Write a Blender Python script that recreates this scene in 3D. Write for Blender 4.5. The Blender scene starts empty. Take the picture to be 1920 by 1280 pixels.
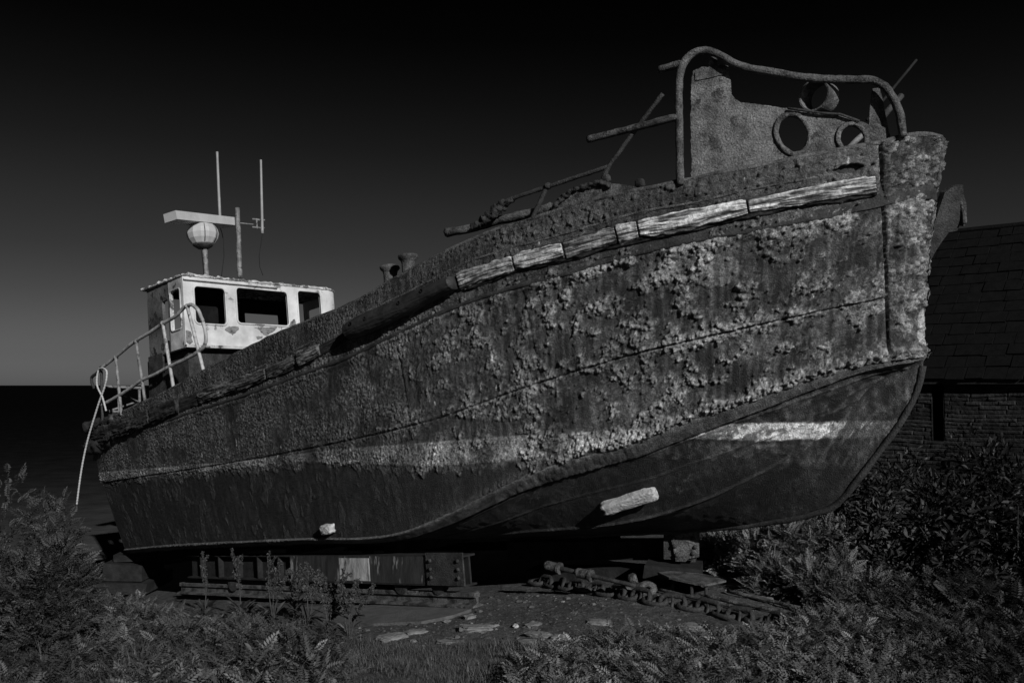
import bpy, math, random
import numpy as np
from mathutils import Vector
from mathutils.geometry import tessellate_polygon

# ------------------------------------------------------------------ camera, sky, sun, exposure
F = 1700.0                                   # focal length in photograph pixels (1920 wide)
EYE = np.array([0.0, 0.0, 2.1])
PITCH = math.atan(82 / F)
CP, SP = math.cos(PITCH), math.sin(PITCH)
SUN_EL, SUN_AZ = math.radians(25.5), (0.47, -0.883)
SUN_STRENGTH = 3.9
EXPOSURE = 0.0

sc = bpy.context.scene
COL = sc.collection
cd = bpy.data.cameras.new('camera'); cam = bpy.data.objects.new('camera', cd); COL.objects.link(cam)
cd.sensor_width = 36; cd.lens = F / 1920 * 36; cd.clip_start = 0.1; cd.clip_end = 60000
cam.location = EYE.tolist(); cam.rotation_euler = (math.pi / 2 + PITCH, 0, 0)
sc.camera = cam
sc.view_settings.view_transform = 'Standard'; sc.view_settings.look = 'None'
sc.view_settings.exposure = EXPOSURE; sc.view_settings.gamma = 1
sc.cycles.max_bounces = 5; sc.cycles.diffuse_bounces = 3; sc.cycles.glossy_bounces = 2
sc.cycles.transparent_max_bounces = 6; sc.cycles.use_denoising = True

w_ = bpy.data.worlds.new('World'); sc.world = w_; w_.use_nodes = True
nt = w_.node_tree; N = nt.nodes; L = nt.links; N.clear()
sky = N.new('ShaderNodeTexSky'); sky.sky_type = 'NISHITA'; sky.sun_disc = False
sky.sun_elevation = SUN_EL; sky.sun_rotation = math.atan2(SUN_AZ[0], SUN_AZ[1])
sep = N.new('ShaderNodeSeparateColor'); L.new(sky.outputs[0], sep.inputs[0])      # red filter, black and white film
tc = N.new('ShaderNodeTexCoord'); sx = N.new('ShaderNodeSeparateXYZ'); L.new(tc.outputs['Generated'], sx.inputs[0])
rp = N.new('ShaderNodeValToRGB'); L.new(sx.outputs['Z'], rp.inputs[0])
rp.color_ramp.interpolation = 'LINEAR'
el = rp.color_ramp.elements
stops = [(0.0, .40), (0.012, .335), (0.03, .272), (0.06, .235), (0.095, .185), (0.14, .135), (0.19, .105), (0.25, .060), (0.30, .034), (0.36, .011), (0.405, .004), (0.5, .008), (0.7, .03), (1.0, .05)]
el[0].position, el[1].position = 0.0, 1.0
for p, v in stops[1:-1]: el.new(p)
for e, (p, v) in zip(el, stops): e.position = p; e.color = (v, v, v, 1)
mu = N.new('ShaderNodeMath'); mu.operation = 'MULTIPLY'; L.new(sep.outputs[0], mu.inputs[0]); L.new(rp.outputs[0], mu.inputs[1])
bg = N.new('ShaderNodeBackground'); L.new(mu.outputs[0], bg.inputs[0]); bg.inputs[1].default_value = 0.06
wo = N.new('ShaderNodeOutputWorld'); L.new(bg.outputs[0], wo.inputs[0])

ld = bpy.data.lights.new('sun', 'SUN'); ld.energy = SUN_STRENGTH; ld.angle = math.radians(0.5); ld.color = (1, 1, 1)
sun = bpy.data.objects.new('sun', ld); COL.objects.link(sun)
to_sun = Vector((SUN_AZ[0] * math.cos(SUN_EL), SUN_AZ[1] * math.cos(SUN_EL), math.sin(SUN_EL)))
sun.rotation_euler = to_sun.to_track_quat('Z', 'Y').to_euler(); sun.location = (4, -10, 20)

# ------------------------------------------------------------------ projection helpers (photograph pixels <-> world)
def ray(px, py):
    x = (px - 960) / F; y = (640 - py) / F
    return np.array([x, CP - y * SP, SP + y * CP])
def at(px, py, Y):
    d = ray(px, py); return EYE + d * (Y / d[1])
def proj(P):
    R = np.asarray(P, float) - EYE
    dep = R[..., 1] * CP + R[..., 2] * SP; up = -R[..., 1] * SP + R[..., 2] * CP
    return 960 + F * R[..., 0] / dep, 640 - F * up / dep
def on_plane(px, py, p0, n):
    d = ray(px, py); return EYE + d * (np.dot(p0 - EYE, n) / np.dot(d, n))

def line(pts):
    """smooth y(x) through picture points"""
    p = np.array(sorted(pts), float); x, y = p[:, 0], p[:, 1]
    m = np.gradient(y, x)
    def f(q):
        q = np.asarray(q, float); qc = np.clip(q, x[0], x[-1])
        i = np.clip(np.searchsorted(x, qc) - 1, 0, len(x) - 2)
        h = x[i + 1] - x[i]; t = (qc - x[i]) / h
        v = (2*t**3-3*t**2+1)*y[i] + (t**3-2*t**2+t)*h*m[i] + (-2*t**3+3*t**2)*y[i+1] + (t**3-t**2)*h*m[i+1]
        return v + np.where(q < x[0], (q - x[0]) * m[0], 0) + np.where(q > x[-1], (q - x[-1]) * m[-1], 0)
    return f

# boat plan frame
B0 = np.array([3.83, 8.0]); A = np.array([0.76, -0.65]); A /= np.linalg.norm(A); NS = np.array([A[1], -A[0]])
TH = 0.137
def plan(s, w):
    s = np.asarray(s, float); w = np.asarray(w, float)
    return B0 - s[..., None] * A + w[..., None] * NS
def station(X, Y): return -((X - B0[0]) * A[0] + (Y - B0[1]) * A[1])
def solve_z(XY, ln):
    z = np.full(XY.shape[:-1], 2.1)
    for _ in range(8):
        P = np.concatenate([XY, z[..., None]], -1); px, _y = proj(P); py = ln(px)
        y = (640 - py) / F; x = (px - 960) / F
        dy = CP - y * SP; dz = SP + y * CP
        z = EYE[2] + dz * (XY[..., 1] / dy)
    return np.concatenate([XY, z[..., None]], -1)

# ------------------------------------------------------------------ noise
RNG = np.random.default_rng(11)
PERM = np.concatenate([RNG.permutation(256)] * 3)
GR = RNG.uniform(0, 2 * math.pi, 256); GX, GY = np.cos(GR), np.sin(GR)
RT = RNG.random((256, 3))
def _h(i, j, seed): return PERM[PERM[(i + seed * 37) & 255] + (j & 255)]
def perlin(x, y, seed=0):
    xi = np.floor(x).astype(int); yi = np.floor(y).astype(int); fx = x - xi; fy = y - yi
    u = fx**3 * (fx * (fx * 6 - 15) + 10); v = fy**3 * (fy * (fy * 6 - 15) + 10)
    def g(i, j):
        k = _h(xi + i, yi + j, seed); return GX[k] * (fx - i) + GY[k] * (fy - j)
    a = g(0, 0) * (1 - u) + g(1, 0) * u; b = g(0, 1) * (1 - u) + g(1, 1) * u
    return (a * (1 - v) + b * v) * 1.5
def fbm(x, y, seed=0, o=4):
    r = 0; a = 1; t = 0
    for k in range(o): r = r + a * perlin(x * 2**k, y * 2**k, seed + k); t += a; a *= .5
    return r / t
def worley(x, y, seed=0):
    xi = np.floor(x).astype(int); yi = np.floor(y).astype(int)
    best = np.full(x.shape, 9.0); rid = np.zeros(x.shape)
    for i in (-1, 0, 1):
        for j in (-1, 0, 1):
            k = _h(xi + i, yi + j, seed)
            d = (xi + i + RT[k, 0] - x)**2 + (yi + j + RT[k, 1] - y)**2
            m = d < best; best = np.where(m, d, best); rid = np.where(m, RT[k, 2], rid)
    return np.sqrt(best), rid
def ss(a, b, x):
    t = np.clip((x - a) / (b - a), 0, 1); return t * t * (3 - 2 * t)

# ------------------------------------------------------------------ mesh helpers
def mesh_np(name, V, Fs, smooth=True, alb=None):
    """V (n,3), Fs list of int arrays (m,3) / (m,4)"""
    me = bpy.data.meshes.new(name)
    V = np.ascontiguousarray(V, np.float32)
    me.vertices.add(len(V)); me.vertices.foreach_set('co', V.ravel())
    Fs = [np.asarray(f, np.int32) for f in (Fs if isinstance(Fs, list) else [Fs]) if len(f)]
    loops = np.concatenate([f.ravel() for f in Fs]); tot = np.concatenate([np.full(len(f), f.shape[1], np.int32) for f in Fs])
    start = np.concatenate([[0], np.cumsum(tot)[:-1]]).astype(np.int32)
    me.loops.add(len(loops)); me.loops.foreach_set('vertex_index', loops)
    me.polygons.add(len(tot)); me.polygons.foreach_set('loop_start', start); me.polygons.foreach_set('loop_total', tot)
    me.polygons.foreach_set('use_smooth', np.full(len(tot), bool(smooth)))
    me.update(calc_edges=True); me.validate()
    if alb is not None:
        at_ = me.attributes.new('alb', 'FLOAT', 'POINT'); at_.data.foreach_set('value', np.ascontiguousarray(alb, np.float32))
    return me

class MB:
    def __init__(s): s.V = []; s.F3 = []; s.F4 = []; s.n = 0; s.A = []
    def add(s, V, F3=(), F4=(), alb=None):
        V = np.asarray(V, float).reshape(-1, 3)
        if len(F3): s.F3.append(np.asarray(F3, int) + s.n)
        if len(F4): s.F4.append(np.asarray(F4, int) + s.n)
        s.V.append(V); s.n += len(V)
        s.A.append(np.full(len(V), .1) if alb is None else np.broadcast_to(np.asarray(alb, float), (len(V),)))
        return s
    def box(s, c, ax, hx, hy, hz, taper=1.0, jit=0.0):
        """c centre, ax 3 row axes, half sizes"""
        ax = np.asarray(ax, float); V = []
        for k in (-1, 1):
            t = taper if k > 0 else 1
            for i, j in ((-1, -1), (1, -1), (1, 1), (-1, 1)):
                V.append(np.asarray(c) + ax[0] * hx * i * t + ax[1] * hy * j * t + ax[2] * hz * k + (RNG.normal(0, jit, 3) if jit else 0))
        return s.add(V, F4=[(3, 2, 1, 0), (4, 5, 6, 7), (0, 1, 5, 4), (1, 2, 6, 5), (2, 3, 7, 6), (3, 0, 4, 7)])
    def tube(s, P, r, n=10, cap=True, jit=0.0, seed=1):
        P = np.asarray(P, float); m = len(P); r = np.broadcast_to(np.asarray(r, float), (m,))
        T = np.gradient(P, axis=0); T /= np.linalg.norm(T, axis=1)[:, None] + 1e-12
        ref = np.array([0, 0, 1.]) if abs(T[0][2]) < .9 else np.array([1., 0, 0])
        V = []; u = np.cross(T[0], ref); u /= np.linalg.norm(u)
        for k in range(m):
            u = u - T[k] * np.dot(u, T[k]); u /= np.linalg.norm(u); v = np.cross(T[k], u)
            a = np.arange(n) / n * 2 * math.pi
            rr = r[k] * (1 + (jit * perlin(np.cos(a) * 1.3 + k * .35, np.sin(a) * 1.3 + k * .2, seed) if jit else 0))
            V.append(P[k] + np.cos(a)[:, None] * u * np.reshape(rr, (-1, 1)) + np.sin(a)[:, None] * v * np.reshape(rr, (-1, 1)))
        V = np.concatenate(V); F4 = []
        for k in range(m - 1):
            for i in range(n): j = (i + 1) % n; F4.append((k*n+i, k*n+j, (k+1)*n+j, (k+1)*n+i))
        F3 = []
        if cap:
            V = np.vstack([V, P[0], P[-1]]); c0, c1 = len(V) - 2, len(V) - 1
            for i in range(n):
                j = (i + 1) % n; F3.append((c0, j, i)); F3.append((c1, (m-1)*n+i, (m-1)*n+j))
        return s.add(V, F3, F4)
    def plate(s, outer, holes, O, U, W, Nn, th):
        """flat plate with holes: outlines in (u,w) metres on plane O,U,W; thickness th along -Nn"""
        polys = [[Vector((p[0], p[1], 0)) for p in q] for q in [outer] + list(holes)]
        tri = tessellate_polygon(polys)
        flat = np.array([p for q in [outer] + list(holes) for p in q], float)
        front = O + flat[:, :1] * U + flat[:, 1:] * W; back = front - Nn * th
        n = len(flat); F3 = []
        for t in tri:
            a, b, c = flat[t[0]], flat[t[1]], flat[t[2]]
            if (b[0]-a[0])*(c[1]-a[1]) - (b[1]-a[1])*(c[0]-a[0]) < 0: t = (t[0], t[2], t[1])
            if np.dot(np.cross(U, W), Nn) < 0: t = (t[0], t[2], t[1])
            F3.append(tuple(t)); F3.append((t[0]+n, t[2]+n, t[1]+n))
        s.add(np.vstack([front, back]), F3)
        i0 = 0
        for q in [outer] + list(holes):          # walls with their own vertices so that edges stay sharp
            k = len(q); f = front[i0:i0+k]; b = back[i0:i0+k]; i0 += k
            s.add(np.vstack([f, b]), F4=[(i, (i+1) % k, (i+1) % k + k, i + k) for i in range(k)])
        return s
    def lathe(s, prof, base, up=(0, 0, 1), n=20):
        up = np.asarray(up, float); up /= np.linalg.norm(up)
        u = np.cross(up, [0.3, 1, .1]); u /= np.linalg.norm(u); v = np.cross(up, u); a = np.arange(n) / n * 2 * math.pi
        V = np.concatenate([np.asarray(base) + up * h + r * (np.cos(a)[:, None] * u + np.sin(a)[:, None] * v) for r, h in prof])
        F4 = [(k*n+i, k*n+(i+1) % n, (k+1)*n+(i+1) % n, (k+1)*n+i) for k in range(len(prof)-1) for i in range(n)]
        return s.add(V, F4=F4)
    def build(s, name, m, parent=None, loc=None, smooth=False, kind=None, label=None, cat=None, group=None, alb=False):
        V = np.concatenate(s.V); Fs = []
        if s.F3: Fs.append(np.concatenate(s.F3))
        if s.F4: Fs.append(np.concatenate(s.F4))
        return link(name, V, Fs, m, parent, loc, smooth, kind, label, cat, group, np.concatenate(s.A) if alb else None)

def root_of(o):
    while o.parent: o = o.parent
    return o
def link(name, V, Fs, m, parent=None, loc=None, smooth=False, kind=None, label=None, cat=None, group=None, alb=None):
    if parent is not None: off = np.array(root_of(parent).location)
    else: off = np.array(loc if loc is not None else (0, 0, 0), float)
    me = mesh_np(name, np.asarray(V) - off, Fs, smooth, alb); me.materials.append(m)
    o = bpy.data.objects.new(name, me); COL.objects.link(o)
    if parent is not None: o.parent = parent
    else: o.location = off.tolist()
    tag(o, label, cat, group, kind); return o
def tag(o, label=None, cat=None, group=None, kind=None):
    if label: o['label'] = label
    if cat: o['category'] = cat
    if group: o['group'] = group
    if kind: o['kind'] = kind
def thing(name, loc, label, cat, group=None):
    o = bpy.data.objects.new(name, None); COL.objects.link(o); o.location = [float(v) for v in loc]; o.empty_display_size = .3
    tag(o, label, cat, group); return o

# ------------------------------------------------------------------ materials (all grey: the photograph is black and white)
def material(name, lo, hi, scale=6, rough=.8, bump=.3, stretch=(1, 1, 1), detail=8, lacun=2.0, pos=(.35, .65), spots=None, spec=.3, bscale=None, dist=.02, attr=None, grain=None):
    m = bpy.data.materials.new(name); m.use_nodes = True; t = m.node_tree; n = t.nodes; l = t.links
    p = n['Principled BSDF']; p.inputs['Roughness'].default_value = rough; p.inputs['Specular IOR Level'].default_value = spec
    c = n.new('ShaderNodeTexCoord'); mp = n.new('ShaderNodeMapping'); mp.inputs['Scale'].default_value = stretch; l.new(c.outputs['Object'], mp.inputs[0])
    nz = n.new('ShaderNodeTexNoise'); nz.inputs['Scale'].default_value = scale; nz.inputs['Detail'].default_value = detail; nz.inputs['Roughness'].default_value = .65
    l.new(mp.outputs[0], nz.inputs['Vector'])
    r = n.new('ShaderNodeValToRGB'); r.color_ramp.elements[0].position, r.color_ramp.elements[1].position = pos
    r.color_ramp.elements[0].color = (lo, lo, lo, 1); r.color_ramp.elements[1].color = (hi, hi, hi, 1); l.new(nz.outputs['Fac'], r.inputs[0])
    out = r.outputs[0]
    if attr:                                     # ramp value multiplies the stored albedo
        a = n.new('ShaderNodeAttribute'); a.attribute_name = attr
        q = n.new('ShaderNodeMath'); q.operation = 'MULTIPLY'; l.new(a.outputs['Fac'], q.inputs[0]); l.new(out, q.inputs[1]); out = q.outputs[0]
    if spots:                                    # (value, scale, threshold, softness)
        z2 = n.new('ShaderNodeTexNoise'); z2.inputs['Scale'].default_value = spots[1]; z2.inputs['Detail'].default_value = 9; z2.inputs['Roughness'].default_value = .68
        l.new(mp.outputs[0], z2.inputs['Vector'])
        mr = n.new('ShaderNodeMapRange'); mr.inputs['From Min'].default_value = spots[2]; mr.inputs['From Max'].default_value = spots[2] + spots[3]; l.new(z2.outputs['Fac'], mr.inputs['Value'])
        mx = n.new('ShaderNodeMix'); mx.data_type = 'RGBA'; l.new(mr.outputs[0], mx.inputs['Factor']); l.new(out, mx.inputs['A']); mx.inputs['B'].default_value = (spots[0],) * 3 + (1,)
        out = mx.outputs['Result']
    if grain:                                    # fine speckle: (scale, low, high)
        g = n.new('ShaderNodeTexNoise'); g.inputs['Scale'].default_value = grain[0]; g.inputs['Detail'].default_value = 3; g.inputs['Roughness'].default_value = .7
        l.new(mp.outputs[0], g.inputs['Vector'])
        gm = n.new('ShaderNodeMapRange'); gm.inputs['From Min'].default_value = .33; gm.inputs['From Max'].default_value = .67; gm.inputs['To Min'].default_value = grain[1]; gm.inputs['To Max'].default_value = grain[2]; l.new(g.outputs['Fac'], gm.inputs['Value'])
        vm = n.new('ShaderNodeVectorMath'); vm.operation = 'SCALE'; l.new(out, vm.inputs[0]); l.new(gm.outputs[0], vm.inputs['Scale']); out = vm.outputs[0]
    l.new(out, p.inputs['Base Color'])
    if bump:
        bz = n.new('ShaderNodeTexNoise'); bz.inputs['Scale'].default_value = bscale or scale * 4; bz.inputs['Detail'].default_value = 6; bz.inputs['Roughness'].default_value = .6
        l.new(mp.outputs[0], bz.inputs['Vector'])
        b = n.new('ShaderNodeBump'); b.inputs['Strength'].default_value = bump; b.inputs['Distance'].default_value = dist
        l.new(bz.outputs['Fac'], b.inputs['Height']); l.new(b.outputs[0], p.inputs['Normal'])
    return m

M = {}
M['hull'] = material('flaking_rusted_hull_steel', .45, 1.65, 22, .62, 1.0, attr='alb', bscale=85, dist=.02, spec=.4, grain=(95, .35, 1.8))
M['rust'] = material('rusted_steel', .026, .125, 6, .68, .9, spots=(.018, 8, .53, .08), bscale=60, dist=.02, detail=12, grain=(80, .45, 1.7))
M['rust_dark'] = material('dark_rusted_steel', .014, .05, 7, .75, .8, bscale=60, dist=.015, grain=(80, .5, 1.6))
M['plate'] = material('scaling_rusted_plate', .04, .17, 5, .65, .9, spots=(.03, 6, .56, .06), bscale=55, dist=.025, detail=12, grain=(70, .45, 1.7))
M['black'] = material('tarred_dark_timber', .006, .02, 7, .85, .5)
M['timber'] = material('silvery_weathered_timber', .45, 1.5, 30, .75, .8, attr='alb', bscale=60, dist=.01)
M['log'] = material('dark_smooth_worn_timber', .016, .04, 5, .55, .3, stretch=(1, 1, 1), bscale=30)
M['white'] = material('peeling_white_paint', .42, .64, 3, .55, .25, spots=(.2, 3.6, .585, .03), bscale=25, dist=.008)
M['white_dirty'] = material('grimy_white_paint', .25, .6, 3, .6, .3, spots=(.06, 4, .54, .06), bscale=25, dist=.008)
M['pipe_white'] = material('chipped_pale_pipe_paint', .22, .46, 10, .6, .3, spots=(.09, 14, .56, .06), bscale=60, dist=.006)
M['pipe_grey'] = material('grey_pipe_paint', .1, .24, 10, .6, .3, spots=(.05, 14, .55, .06), bscale=60, dist=.006)
M['plastic'] = material('weathered_pale_plastic', .2, .3, 4, .5, .1)
M['radar'] = material('pale_grey_radome_plastic', .34, .44, 3, .5, .05)
M['anode'] = material('chalky_zinc', .3, .55, 12, .8, .9, spots=(.15, 20, .62, .08), bscale=40, dist=.02)
M['cradle'] = material('streaked_cradle_paint', .015, .05, 3, .7, .4, stretch=(4, 4, .8), spots=(.25, 1.8, .58, .06), bscale=40)
M['rope'] = material('pale_twisted_rope', .35, .5, 30, .9, .4)
M['stone'] = material('flat_grey_stone', .10, .2, 8, .85, .6, bscale=40)
M['slab'] = material('worn_concrete', .06, .11, 6, .9, .6, bscale=50)
M['leaf'] = material('leaf', .7, 1.3, 12, .55, 0, attr='alb', spec=.25)
M['stem'] = material('dry_plant_stem', .03, .07, 10, .7, 0)
M['bark'] = material('dark_twig_bark', .02, .05, 10, .8, .3)
M['void'] = material('cabin_lining_hole_shade', .004, .012, 4, .9, .1, spec=.1)

exec_parts = []
# ------------------------------------------------------------------ ground, sea
def gz(X, Y):
    X = np.asarray(X, float); Y = np.asarray(Y, float)
    s = station(X, Y)
    z = -.137 * np.logaddexp(0, (s - 2.7) * 3) / 3
    z = z + .05 * np.logaddexp(0, (6.6 - Y) * 2) / 2
    z = z + .05 * fbm(X * .45 + 7, Y * .45, 3, 3) + .012 * fbm(X * 2.6, Y * 2.6, 9, 3)
    far = ss(26, 60, np.hypot(X, Y)); side = ss(3, 14, X)
    return np.maximum(z * (1 - side * .9) , -9) 
def ground_hit(px, py):
    d = ray(px, py); t = 7.0
    for _ in range(40):
        P = EYE + d * t; t += (P[2] - float(gz(P[0], P[1]))) / max(.05, -d[2]) * .7
    P = EYE + d * t; return P
def make_ground():
    def axis(lo, hi, inner_lo, inner_hi, fine, n_out):
        a = np.arange(inner_lo, inner_hi, fine); o1 = inner_lo - np.geomspace(.1, inner_lo - lo, n_out)[::-1]; o2 = inner_hi + np.geomspace(.1, hi - inner_hi, n_out)
        return np.concatenate([o1, a, o2])
    xs = axis(-400, 400, -7, 6, .03, 50); ys = axis(-40, 300, 5.2, 11, .03, 50)
    X, Y = np.meshgrid(xs, ys, indexing='ij'); Z = gz(X, Y)
    near = (X > -7) & (X < 6) & (Y > 5) & (Y < 11)
    w1, r1 = worley(X * 9, Y * 9, 5); w2, r2 = worley(X * 24, Y * 24, 6)
    peb = np.where(r1 > .8, np.sqrt(np.clip(1 - (w1 / .32)**2, 0, 1)) * .012, 0) + np.where(r2 > .6, np.sqrt(np.clip(1 - (w2 / .4)**2, 0, 1)) * .008, 0)
    Z = Z + np.where(near, peb + .006 * fbm(X * 8, Y * 8, 2, 3), 0)
    alb = .056 + .035 * fbm(X * 1.3, Y * 1.3, 21, 4) + .02 * fbm(X * 7, Y * 7, 23, 3) + np.where(near & (peb > .004), .03 * r1, 0)
    alb = np.clip(alb, .015, .2)
    n, k = X.shape; idx = np.arange(n * k).reshape(n, k)
    Fq = np.stack([idx[:-1, :-1], idx[1:, :-1], idx[1:, 1:], idx[:-1, 1:]], -1).reshape(-1, 4)
    link('ground', np.stack([X, Y, Z], -1).reshape(-1, 3), [Fq], material('trodden_stony_earth', .6, 1.4, 14, .9, 1.0, attr='alb', bscale=60, dist=.03, grain=(60, .4, 1.7)), kind='structure', smooth=True, alb=alb.ravel())
SEA_Z = 2.1 - 4.1
def make_sea():
    # tonal falloff put into the water colour: darker away from the shore
    d = np.concatenate([np.linspace(-10, 40, 120), np.geomspace(41, 30000, 40)]); w = np.concatenate([-np.geomspace(25000, 60, 14), np.linspace(-55, 40, 60), np.geomspace(45, 25000, 14)])
    D, Wd = np.meshgrid(d, w, indexing='ij')
    XY = plan(D + 8, Wd)
    Z = np.full(D.shape, SEA_Z)
    alb = .003 + .085 * np.exp(-np.clip(D - 9, 0, None) / 9) + .008 * np.exp(-np.clip(D - 9, 0, None) / 40)
    n, k = D.shape; idx = np.arange(n * k).reshape(n, k)
    Fq = np.stack([idx[:-1, :-1], idx[:-1, 1:], idx[1:, 1:], idx[1:, :-1]], -1).reshape(-1, 4)
    m = material('dark_sea_water', .75, 1.25, .9, .6, .5, stretch=(1, 1, 1), attr='alb', spec=0, bscale=2.5, dist=.1)
    link('sea', np.concatenate([XY, Z[..., None]], -1).reshape(-1, 3), [Fq], m, kind='structure', smooth=True, alb=alb.ravel())
make_ground(); make_sea()

# ================================================================== THE BOAT
L_sheer = line([(160,806),(190,792),(240,768),(303,739),(376,699),(465,653),(528,623),(600,594),(660,570),(734,527),(800,491),(870,457),(932,432),(980,417),(1045,396),(1132,371),(1200,357),(1265,344),(1350,326),(1437,310),(1545,287),(1645,269),(1708,254),(1745,254),(1777,262)])
L_chine = line([(180,1036),(245,1031),(310,1025),(450,1018),(600,1012),(675,1012),(750,1003),(825,976),(900,939),(975,901),(1087,862),(1200,829),(1275,799),(1350,772),(1425,746),(1500,718),(1575,696),(1669,675),(1732,668)])
L_ledge = line([(180,832),(248,810),(330,783),(465,739),(600,690),(640,676),(734,632),(867,571),(968,538),(1060,514),(1200,474),(1425,429),(1594,399),(1700,380)])
L_seam = line([(150,912),(200,903),(420,868),(600,835),(680,818),(800,789),(1000,720),(1200,660),(1400,613),(1500,590),(1662,557)])
L_st_top = line([(150,890),(194,885),(330,874),(477,861),(600,846),(820,828),(967,817),(1059,812),(1160,806),(1290,799),(1410,793),(1560,791),(1690,788)])
L_st_bot = line([(150,908),(194,903),(420,880),(600,868),(783,872),(967,861),(1077,846),(1180,830),(1282,822),(1440,825),(1537,821),(1635,819),(1690,818)])
L_fender = line([(300,775),(376,745),(487,707),(557,677),(600,657),(666,622),(771,575),(863,529),(960,496),(1056,470),(1200,429),(1300,411),(1387,391),(1500,369),(1640,345)])
L_knuckle = line([(820,1008),(860,1006),(975,996),(1050,991),(1162,980),(1256,959),(1350,924),(1425,886),(1511,836),(1575,787),(1624,725),(1690,690),(1732,676)])

def dense(pts, n, bias=None):
    p = np.array(pts, float); t = np.concatenate([[0], np.cumsum(np.linalg.norm(np.diff(p, axis=0), axis=1))])
    m = np.gradient(p, t, axis=0); q = np.linspace(0, t[-1], 4000)
    i = np.clip(np.searchsorted(t, q) - 1, 0, len(t) - 2); h = (t[i+1] - t[i])[:, None]; x = ((q - t[i])[:, None]) / h
    c = (2*x**3-3*x**2+1)*p[i] + (x**3-2*x**2+x)*h*m[i] + (-2*x**3+3*x**2)*p[i+1] + (x**3-x**2)*h*m[i+1]
    a = np.concatenate([[0], np.cumsum(np.linalg.norm(np.diff(c, axis=0), axis=1))]); g = np.linspace(0, 1, n) if bias is None else bias
    return np.stack([np.interp(g * a[-1], a, c[:, k]) for k in range(c.shape[1])], -1)

NU, NV = 1450, 250
SH = dense([(0,0),(.05,.22),(.2,.45),(.6,.8),(1.3,1.2),(2.4,1.62),(4,1.93),(6,2.05),(8,2.06),(10,2.02),(11.5,1.93),(12.45,1.82)], NU)
CH = dense([(.19,0),(.27,.14),(.6,.42),(1,.66),(2,1.06),(3,1.38),(3.9,1.6),(4.9,1.74),(7,1.82),(10,1.76),(11.6,1.62)], NU)
S3 = solve_z(plan(SH[:, 0], SH[:, 1]), L_sheer); C3 = solve_z(plan(CH[:, 0], CH[:, 1]), L_chine)
def smooth1(z, k):
    ker = np.hanning(2 * k + 1); ker /= ker.sum(); return np.convolve(np.pad(z, k, mode='reflect', reflect_type='odd'), ker, 'valid')
C3[:, 2] = smooth1(C3[:, 2], 18); S3[:, 2] = smooth1(S3[:, 2], 10)
VV = np.linspace(0, 1, NV)[None, :, None]
G = S3[:, None, :] * (1 - VV) + C3[:, None, :] * VV
fw = np.exp(-((SH[:, 0]) / .5)**2)[:, None]                       # hollow of the stem between top and chine
v1 = VV[0, :, 0][None, :]
G[..., :2] -= (A * .05)[None, None, :] * (fw * np.sin(v1 * math.pi))[..., None]
G[..., :2] += (NS * .05)[None, None, :] * (ss(1.5, 5, SH[:, 0])[:, None] * np.sin(v1 * math.pi))[..., None]
def normals(G):
    du = np.gradient(G, axis=0); dv = np.gradient(G, axis=1); n = np.cross(dv, du); n /= np.linalg.norm(n, axis=-1)[..., None] + 1e-12
    return n
NG = normals(G)
if np.mean(NG[NU//2, :, :2] @ NS) < 0: NG = -NG
PX, PY = proj(G)
ARC = np.concatenate([[0], np.cumsum(np.linalg.norm(np.diff(G[:, NV//2], axis=0), axis=1))])[:, None] * np.ones((1, NV))
HGT = np.linalg.norm(S3 - C3, axis=1)[:, None] * v1               # metres down from the sheer
MPP = np.linalg.norm(G - EYE, axis=-1) / F                         # metres per photograph pixel

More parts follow.
